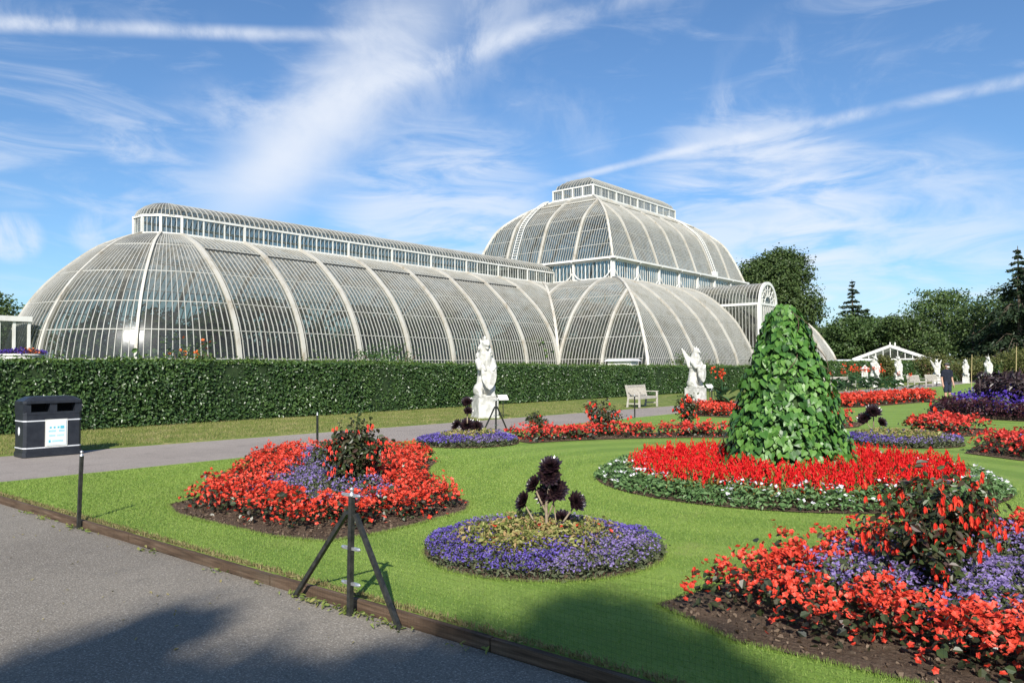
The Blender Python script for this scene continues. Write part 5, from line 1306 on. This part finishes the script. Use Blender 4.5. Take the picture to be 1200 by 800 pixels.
# ------------------------------------------------------------------ statues
def beast(kind,label):
    r=thing('beast_statue',label,'statue'); m=MB()
    m.box((0,0,.34),(.70,.70,.68)); m.box((0,0,.035),(.75,.75,.07)); m.build('plinth',M['marble'],r)
    b=MB(); z0=.68; c=lambda a,bb,ra,rb:b.capsule((a[0],a[1],a[2]+z0),(bb[0],bb[1],bb[2]+z0),ra,rb,12)
    b.box((0,0,z0+.03),(.60,.60,.07))
    for s_ in (-1,1):
        c((-.12,s_*.18,.22),(-.02,s_*.20,.30),.20,.19); c((-.02,s_*.22,.12),(.24,s_*.22,.07),.10,.08); c((.05,s_*.2,.35),(.16,s_*.22,.15),.12,.08)
    c((-.12,0,.35),(-.08,0,.75),.26,.22); c((-.08,0,.75),(0,0,1.15),.22,.26); c((0,0,1.15),(.03,0,1.45),.26,.22)
    if kind==0:      # maned beast, head thrown up
        c((.02,0,1.42),(.03,0,1.72),.20,.17); b.ball((-.02,0,1.62+z0),(.20,.22,.25),12); c((.08,0,1.74),(.15,0,1.80),.16,.14); c((.18,0,1.78),(.31,0,1.76),.095,.07); c((.16,0,1.68),(.27,0,1.64),.06,.05)
        for s_ in (-1,1): c((.0,s_*.12,1.86),(-.03,s_*.15,1.98),.055,.025)
        c((.02,0,1.9),(.02,0,2.02),.07,.05)
    elif kind==1:    # winged and beaked
        c((.03,0,1.4),(.06,0,1.66),.18,.14); b.ball((.09,0,1.72+z0),(.16,.14,.15),10); c((.17,0,1.72),(.31,0,1.64),.07,.025)
        for s_ in (-1,1): c((.03,s_*.08,1.84),(.0,s_*.1,1.96),.04,.02)
        for s_ in (-1,1):
            for q in range(5): c((-.16,s_*.24,1.0+.09*q),(-.26-.02*q,s_*(.40+.03*q),1.45+.09*q),.085,.045)
    elif kind==2:    # horned, slim
        c((.03,0,1.4),(.1,0,1.7),.17,.13); b.ball((.12,0,1.74+z0),(.15,.13,.14),10); c((.16,0,1.74),(.36,0,1.62),.10,.07); c((.12,0,1.86),(.22,0,2.2),.035,.012)
        for s_ in (-1,1): c((.02,s_*.09,1.82),(-.04,s_*.15,1.93),.045,.02)
    for s_ in (-1,1):
        c((.05,s_*.24,1.2),(.25,s_*.25,.98),.125,.10); c((.25,s_*.25,.98),(.38,s_*.20,1.03),.095,.075); c((.38,s_*.20,1.03),(.42,s_*.14,.92),.075,.055)
    c((-.30,0,.12),(-.36,.15,.5),.06,.055); c((-.36,.15,.5),(-.27,.2,.95),.055,.06)
    rng2=np.random.default_rng(kind)
    for k in range(26):                                  # locks of mane and fur
        a=rng2.uniform(0,6.28); zz=rng2.uniform(.9,1.75 if kind==0 else 1.4); rr=.25; p=np.array([rr*math.cos(a)*.95,rr*math.sin(a),zz]); c(p,p+np.array([0.02*math.cos(a),.02*math.sin(a),-.10]),.05,.022)
    o=b.build('beast',M['marble'],r); remesh(o,.021,1)
    s=MB(); th=np.linspace(0,1,9)
    out=[(-.25,.40),(.25,.40),(.27,.12),(.22,-.10),(.12,-.27),(0,-.36),(-.12,-.27),(-.22,-.10),(-.27,.12)]
    cz=z0+.62; f0=[(.40+.05*math.cos(y*4)+(zz)*-.05,y,cz+zz) for y,zz in out]; bk=[(x-.07,y,z) for x,y,z in f0]; n=len(out)
    ctrp=[(.475,0,cz),(.36,0,cz)]
    s.add(f0+bk+ctrp,[[i,(i+1)%n,n+(i+1)%n,n+i] for i in range(n)],[[2*n,i,(i+1)%n] for i in range(n)]+[[2*n+1,n+(i+1)%n,n+i] for i in range(n)])
    sh=s.build('shield',M['marble'],r); return r
s0=beast(0,'tall white maned beast statue holding a shield, first statue on its plinth before the hedge'); s0.location=(-17.35,19.55,0); s0.rotation_euler=(0,0,R(-28)); s0['group']='white heraldic beast statues'
s1=beast(1,'white winged beast statue on a plinth right of the bench, second statue'); s1.location=(-16.45,33.3,0); s1.rotation_euler=(0,0,R(-12)); s1['group']='white heraldic beast statues'
s2=beast(2,'white horned beast statue, leftmost of the far statues above the red cannas'); x,y=bearing(1024,60); s2.location=(x,y,0); s2.rotation_euler=(0,0,R(-40)); s2['group']='white heraldic beast statues'; s2.scale=(.94,)*3
for px,dp,src,sc_,rz,lab in ((1052,68,s0,.93,-60,'white maned beast statue, second of the far statues before the gabled glasshouse'),(1097,70,s1,.86,-70,'white winged beast statue standing just left of the man in navy'),(1131,72,s0,.82,-80,'white beast statue between the man and the left bamboo cane'),(1157,66,s2,.92,-60,'small white beast statue, rightmost clear one above the purple bed')):
    x,y=bearing(px,dp); dup(src,None,(x,y,0),R(rz),lab,sc_)
def info_sign(label,x,y,rz,h=.75):
    r=thing('info_sign',label,'sign',(x,y,0),rz); m=MB(); m.tube([(0,0,0),(0,0,h-.03)],.016,6); m.build('pole',M['iron'],r)
    m=MB(); th=R(40); c_,s_=math.cos(th),math.sin(th); w_,d_=.17,.13
    V=[(dx*c_+o*s_,dy,h+dx*-s_+o*c_) for o in (0,.015) for dx,dy in ((-d_,-w_),(d_,-w_),(d_,w_),(-d_,w_))]
    m.add(V,[[0,3,2,1],[4,5,6,7],[0,1,5,4],[1,2,6,5],[2,3,7,6],[3,0,4,7]]); pl=m.build('panel',M['white'],r)
    m=MB()
    for i,dx in enumerate((-.08,-.04,0,.04,.08)): 
        o=.019; w2=.12 if i else .07
        V=[((dx+e)*c_+o*s_,yy,h+(dx+e)*-s_+o*c_) for e,yy in ((-.008,-w2),(.008,-w2),(.008,w2*(.6 if i%2 else .9)),(-.008,w2*(.6 if i%2 else .9)))]
        m.add(V,[[0,1,2,3]])
    m.build('print',M['greyprint'],pl); return r
si=info_sign('small white tilted sign on a thin leg right of the first statue',-16.95,20.02,R(-30),.66)
info_sign('small white tilted sign right of the second statue',-15.95,33.75,R(-30),.75)
# ------------------------------------------------------------------ urn
r=thing('urn_planter','white bowl urn full of purple and red flowers above the hedge at left edge','urn',(-27,8.85,.14))
m=MB(); m.box((0,0,.48),(.7,.7,1.24)); m.lathe((0,0,0),[(.25,1.1),(.28,1.15),(.14,1.25),(.13,1.42),(.22,1.5),(.42,1.62),(.56,1.82),(.60,1.97),(.64,2.0),(.64,2.04),(.56,2.05),(.3,2.02),(0.01,2.0)],32); m.build('bowl',M['white'],r,smooth=False)
rng=np.random.default_rng(140); m=MB(); k=900; a=rng.uniform(0,6.28,k); rr=.68*np.sqrt(rng.random(k)); P=np.c_[rr*np.cos(a),rr*np.sin(a),2.05+.22*rng.random(k)*(1.1-rr)]; sel=(P[:,1]>-.05)&(P[:,1]<.3)
f=MB(); flowers(f,P[~sel],.05,3); f.build('purple_flowers',M['violet'],r); f=MB(); flowers(f,P[sel][:120],.06,3); f.build('red_flowers',M['orange'],r)
lv=MB(); cards(lv,P*np.array([.95,.95,1])+np.array([0,0,-.02]),rdir(k)+np.array([0,0,.5]),.07,.5); lv.build('leaves',M['purple_leaf'],r)
x,y=bearing(24,23.3)
# ------------------------------------------------------------------ far gabled glasshouse
x,y=bearing(1043,82); r=thing('gabled_glasshouse','low white gabled glasshouse on red brick base far off before the wood','glasshouse',(x,y,0),YAW-R(32))
# local x to the right, y away; gable faces the viewer
W2,Dp,eh,rh=3.5,9.0,2.4,3.75
def gz(x): return rh-(rh-eh)*abs(x)/W2
m=MB(); m.box((0,.3,.5),(2*W2,.3,1.0)); 
m.box((W2,Dp/2,.5),(.3,Dp,1.0)); m.box((-W2,Dp/2,.5),(.3,Dp,1.0)); m.box((-2.9,.2,1.2),(1.6,.3,2.0)); m.box((2.9,.2,1.2),(1.6,.3,2.0)); m.build('brick_wall',M['brick'],r)
g=MB(); g.add([[-W2,.3,1],[W2,.3,1],[W2,.3,eh],[0,.3,rh],[-W2,.3,eh]],None,[[0,1,2],[0,2,3],[0,3,4]])
for s_ in (-1,1):
    g.add([[s_*W2,.3,1],[s_*W2,Dp,1],[s_*W2,Dp,eh],[s_*W2,.3,eh]],[[0,1,2,3]]); g.add([[s_*W2,.2,eh],[s_*W2,Dp,eh],[0,Dp,rh],[0,.2,rh]],[[0,1,2,3]])
go=g.build('glazing',M['glass'],r)
f=MB()
for s_ in (-1,1):
    f.bar((s_*(W2+.2),.15,eh-.07),(0,.15,rh),.12,.30)
    f.bar((s_*W2,0,eh),(s_*W2,Dp,eh),.16,.16)
    for yy in np.linspace(.3,Dp,13): f.bar((s_*W2,yy,eh),(0,yy,rh),.07,.07); f.box((s_*W2,yy,eh/2+.4),(.08,.08,eh-.8))
f.bar((0,.1,rh+.03),(0,Dp,rh+.03),.22,.16); f.bar((0,Dp*.55,rh+.1),(0,Dp*.55,rh+.5),.12,.12); f.bar((0,.2,rh),(0,.2,rh+.4),.12,.12)
for xx in np.linspace(-W2,W2,11): f.bar((xx,.22,1.0),(xx,.22,gz(xx)),.07,.07)
f.bar((-W2,.2,2.35),(W2,.2,2.35),.1,.14)
for xx in (-1.0,1.0): f.box((xx,.1,1.1),(.2,.2,2.2))
f.build('white_frame',M['white'],go)
m=MB(); m.box((0,.05,1.05),(1.8,.08,2.1)); m.build('door',M['dark_glass'],r)
x,y=bearing(987,84); r=thing('brick_building','low red brick outbuilding with a grey roof left of the far gabled glasshouse','building',(x,y,0),YAW+R(20))
m=MB(); m.box((0,0,1.1),(4.2,3,2.2)); m.build('wall',M['brick'],r); m=MB(); m.box((0,0,2.27),(4.6,3.4,.14)); m.build('roof',M['silver'],r)
for xx in (-1.2,.6): m=MB(); m.box((xx,-1.51,1.4),(1.0,.06,.8)); wn=m.build('window',M['dark_glass'],r); m=MB(); m.box((xx,-1.53,1.83),(1.14,.06,.07)); m.box((xx,-1.53,.97),(1.14,.06,.07)); m.box((xx,-1.53,1.4),(.06,.055,.8)); m.build('frame',M['white'],wn)
x,y=bearing(1013,66); r=thing('white_kiosk','small white pointed kiosk left of the leftmost far statue','kiosk',(x,y,0)); m=MB(); m.box((0,0,.7),(.42,.42,1.4)); m.build('wall',M['white'],r); m=MB(); m.lathe((0,0,1.4),[(.42,0),(.36,.04),(.15,.2),(.02,.34)],12); m.build('roof',M['white'],r)
# pale cabinet by the dome's near corner
r=thing('cabinet','pale low cabinet with flat overhanging lid against the glasshouse corner behind hedge','cabinet',(-28.5,46.6,0),0); m=MB(); m.box((0,0,1.05),(1.9,.9,2.1)); m.build('body',M['white'],r); m=MB(); m.box((0,0,2.17),(2.3,1.3,.14),taper=.8); m.build('lid',M['silver'],r)
# ------------------------------------------------------------------ the man
x,y=bearing(1109,33.5); r=thing('person','man in dark navy polo shirt, shorts and cap standing behind the purple bed','person',(x,y,0),R(-90)+YAW+R(12))
# local +x is his front
b=MB(); c=lambda a,bb,ra,rb,mb=None:(mb or b).capsule(a,bb,ra,rb,10)
c((0,0,.98),(0,0,1.12),.125,.13); c((0,0,1.12),(0,0,1.36),.13,.135); c((0,0,1.42),(0.01,0,1.54),.058,.055); b.ball((.02,0,1.635),(.098,.077,.118),10); c((.10,0,1.62),(.118,0,1.605),.014,.016)
for s_ in (-1,1):
    b.ball((.01,s_*.078,1.63),(.02,.012,.03),6)
    c((0,s_*.10,1.38),(0,s_*.185,1.38),.075,.065); c((0,s_*.195,1.37),(-.02,s_*.255,1.10),.056,.045); c((-.02,s_*.255,1.10),(.05,s_*.265,.86),.043,.030)
    c((.05,s_*.265,.85),(.06,s_*.268,.77),.036,.03)
    for k in range(4): c((.035+.018*k,s_*.27,.78),(.045+.018*k,s_*.265,.69-.006*abs(k-1)),.010,.008)
    c((.08,s_*.255,.82),(.105,s_*.245,.755),.012,.009)
    c((0,s_*.085,.95),(.01,s_*.10,.52),.088,.062); c((.01,s_*.10,.52),(-.02,s_*.105,.10),.056,.038); c((-.02,s_*.105,.06),(.13,s_*.115,.04),.042,.034)
o=b.build('body',M['skin'],r); remesh(o,.012,1)
b=MB()
c((0,0,.95),(0,0,1.10),.155,.155,b); c((0,0,1.10),(0,0,1.36),.155,.155,b); c((0,0,1.38),(0.0,0,1.45),.12,.075,b)
for s_ in (-1,1): c((0,s_*.09,1.32),(0,s_*.10,1.0),.10,.095,b); c((0,s_*.10,1.39),(0,s_*.19,1.385),.09,.078,b); c((0,s_*.20,1.37),(-.012,s_*.235,1.20),.075,.068,b)
o=b.build('polo_shirt',M['navy'],r); remesh(o,.014,2)
b=MB()
for s_ in (-1,1): c((0,s_*.07,.93),(.005,s_*.09,.80),.115,.108,b); c((.005,s_*.09,.80),(.01,s_*.10,.55),.106,.085,b)
o=b.build('shorts',M['denim'],r); remesh(o,.014,2)
for s_ in (-1,1):
    b=MB(); c((-.05,s_*.105,.05),(.15,s_*.118,.042),.052,.045,b); b.box((.05,s_*.11,.012),(.28,.10,.024)); o=b.build('shoe',M['shoe'],r); remesh(o,.012,1)
b=MB(); b.ball((.01,0,1.69),(.112,.092,.075),10); o=b.build('cap',M['cap'],r,smooth=True); b=MB(); b.ball((.13,0,1.685),(.085,.075,.012),8); b.build('peak',M['cap'],o)
b=MB(); b.ball((.072,0,1.585),(.06,.066,.045),8); b.build('face_covering',M['maskw'],r,smooth=True)
for s_ in (-1,1): b=MB(); b.ball((.108,s_*.033,1.648),(.010,.014,.008),6); b.build('eye',M['black'],r)
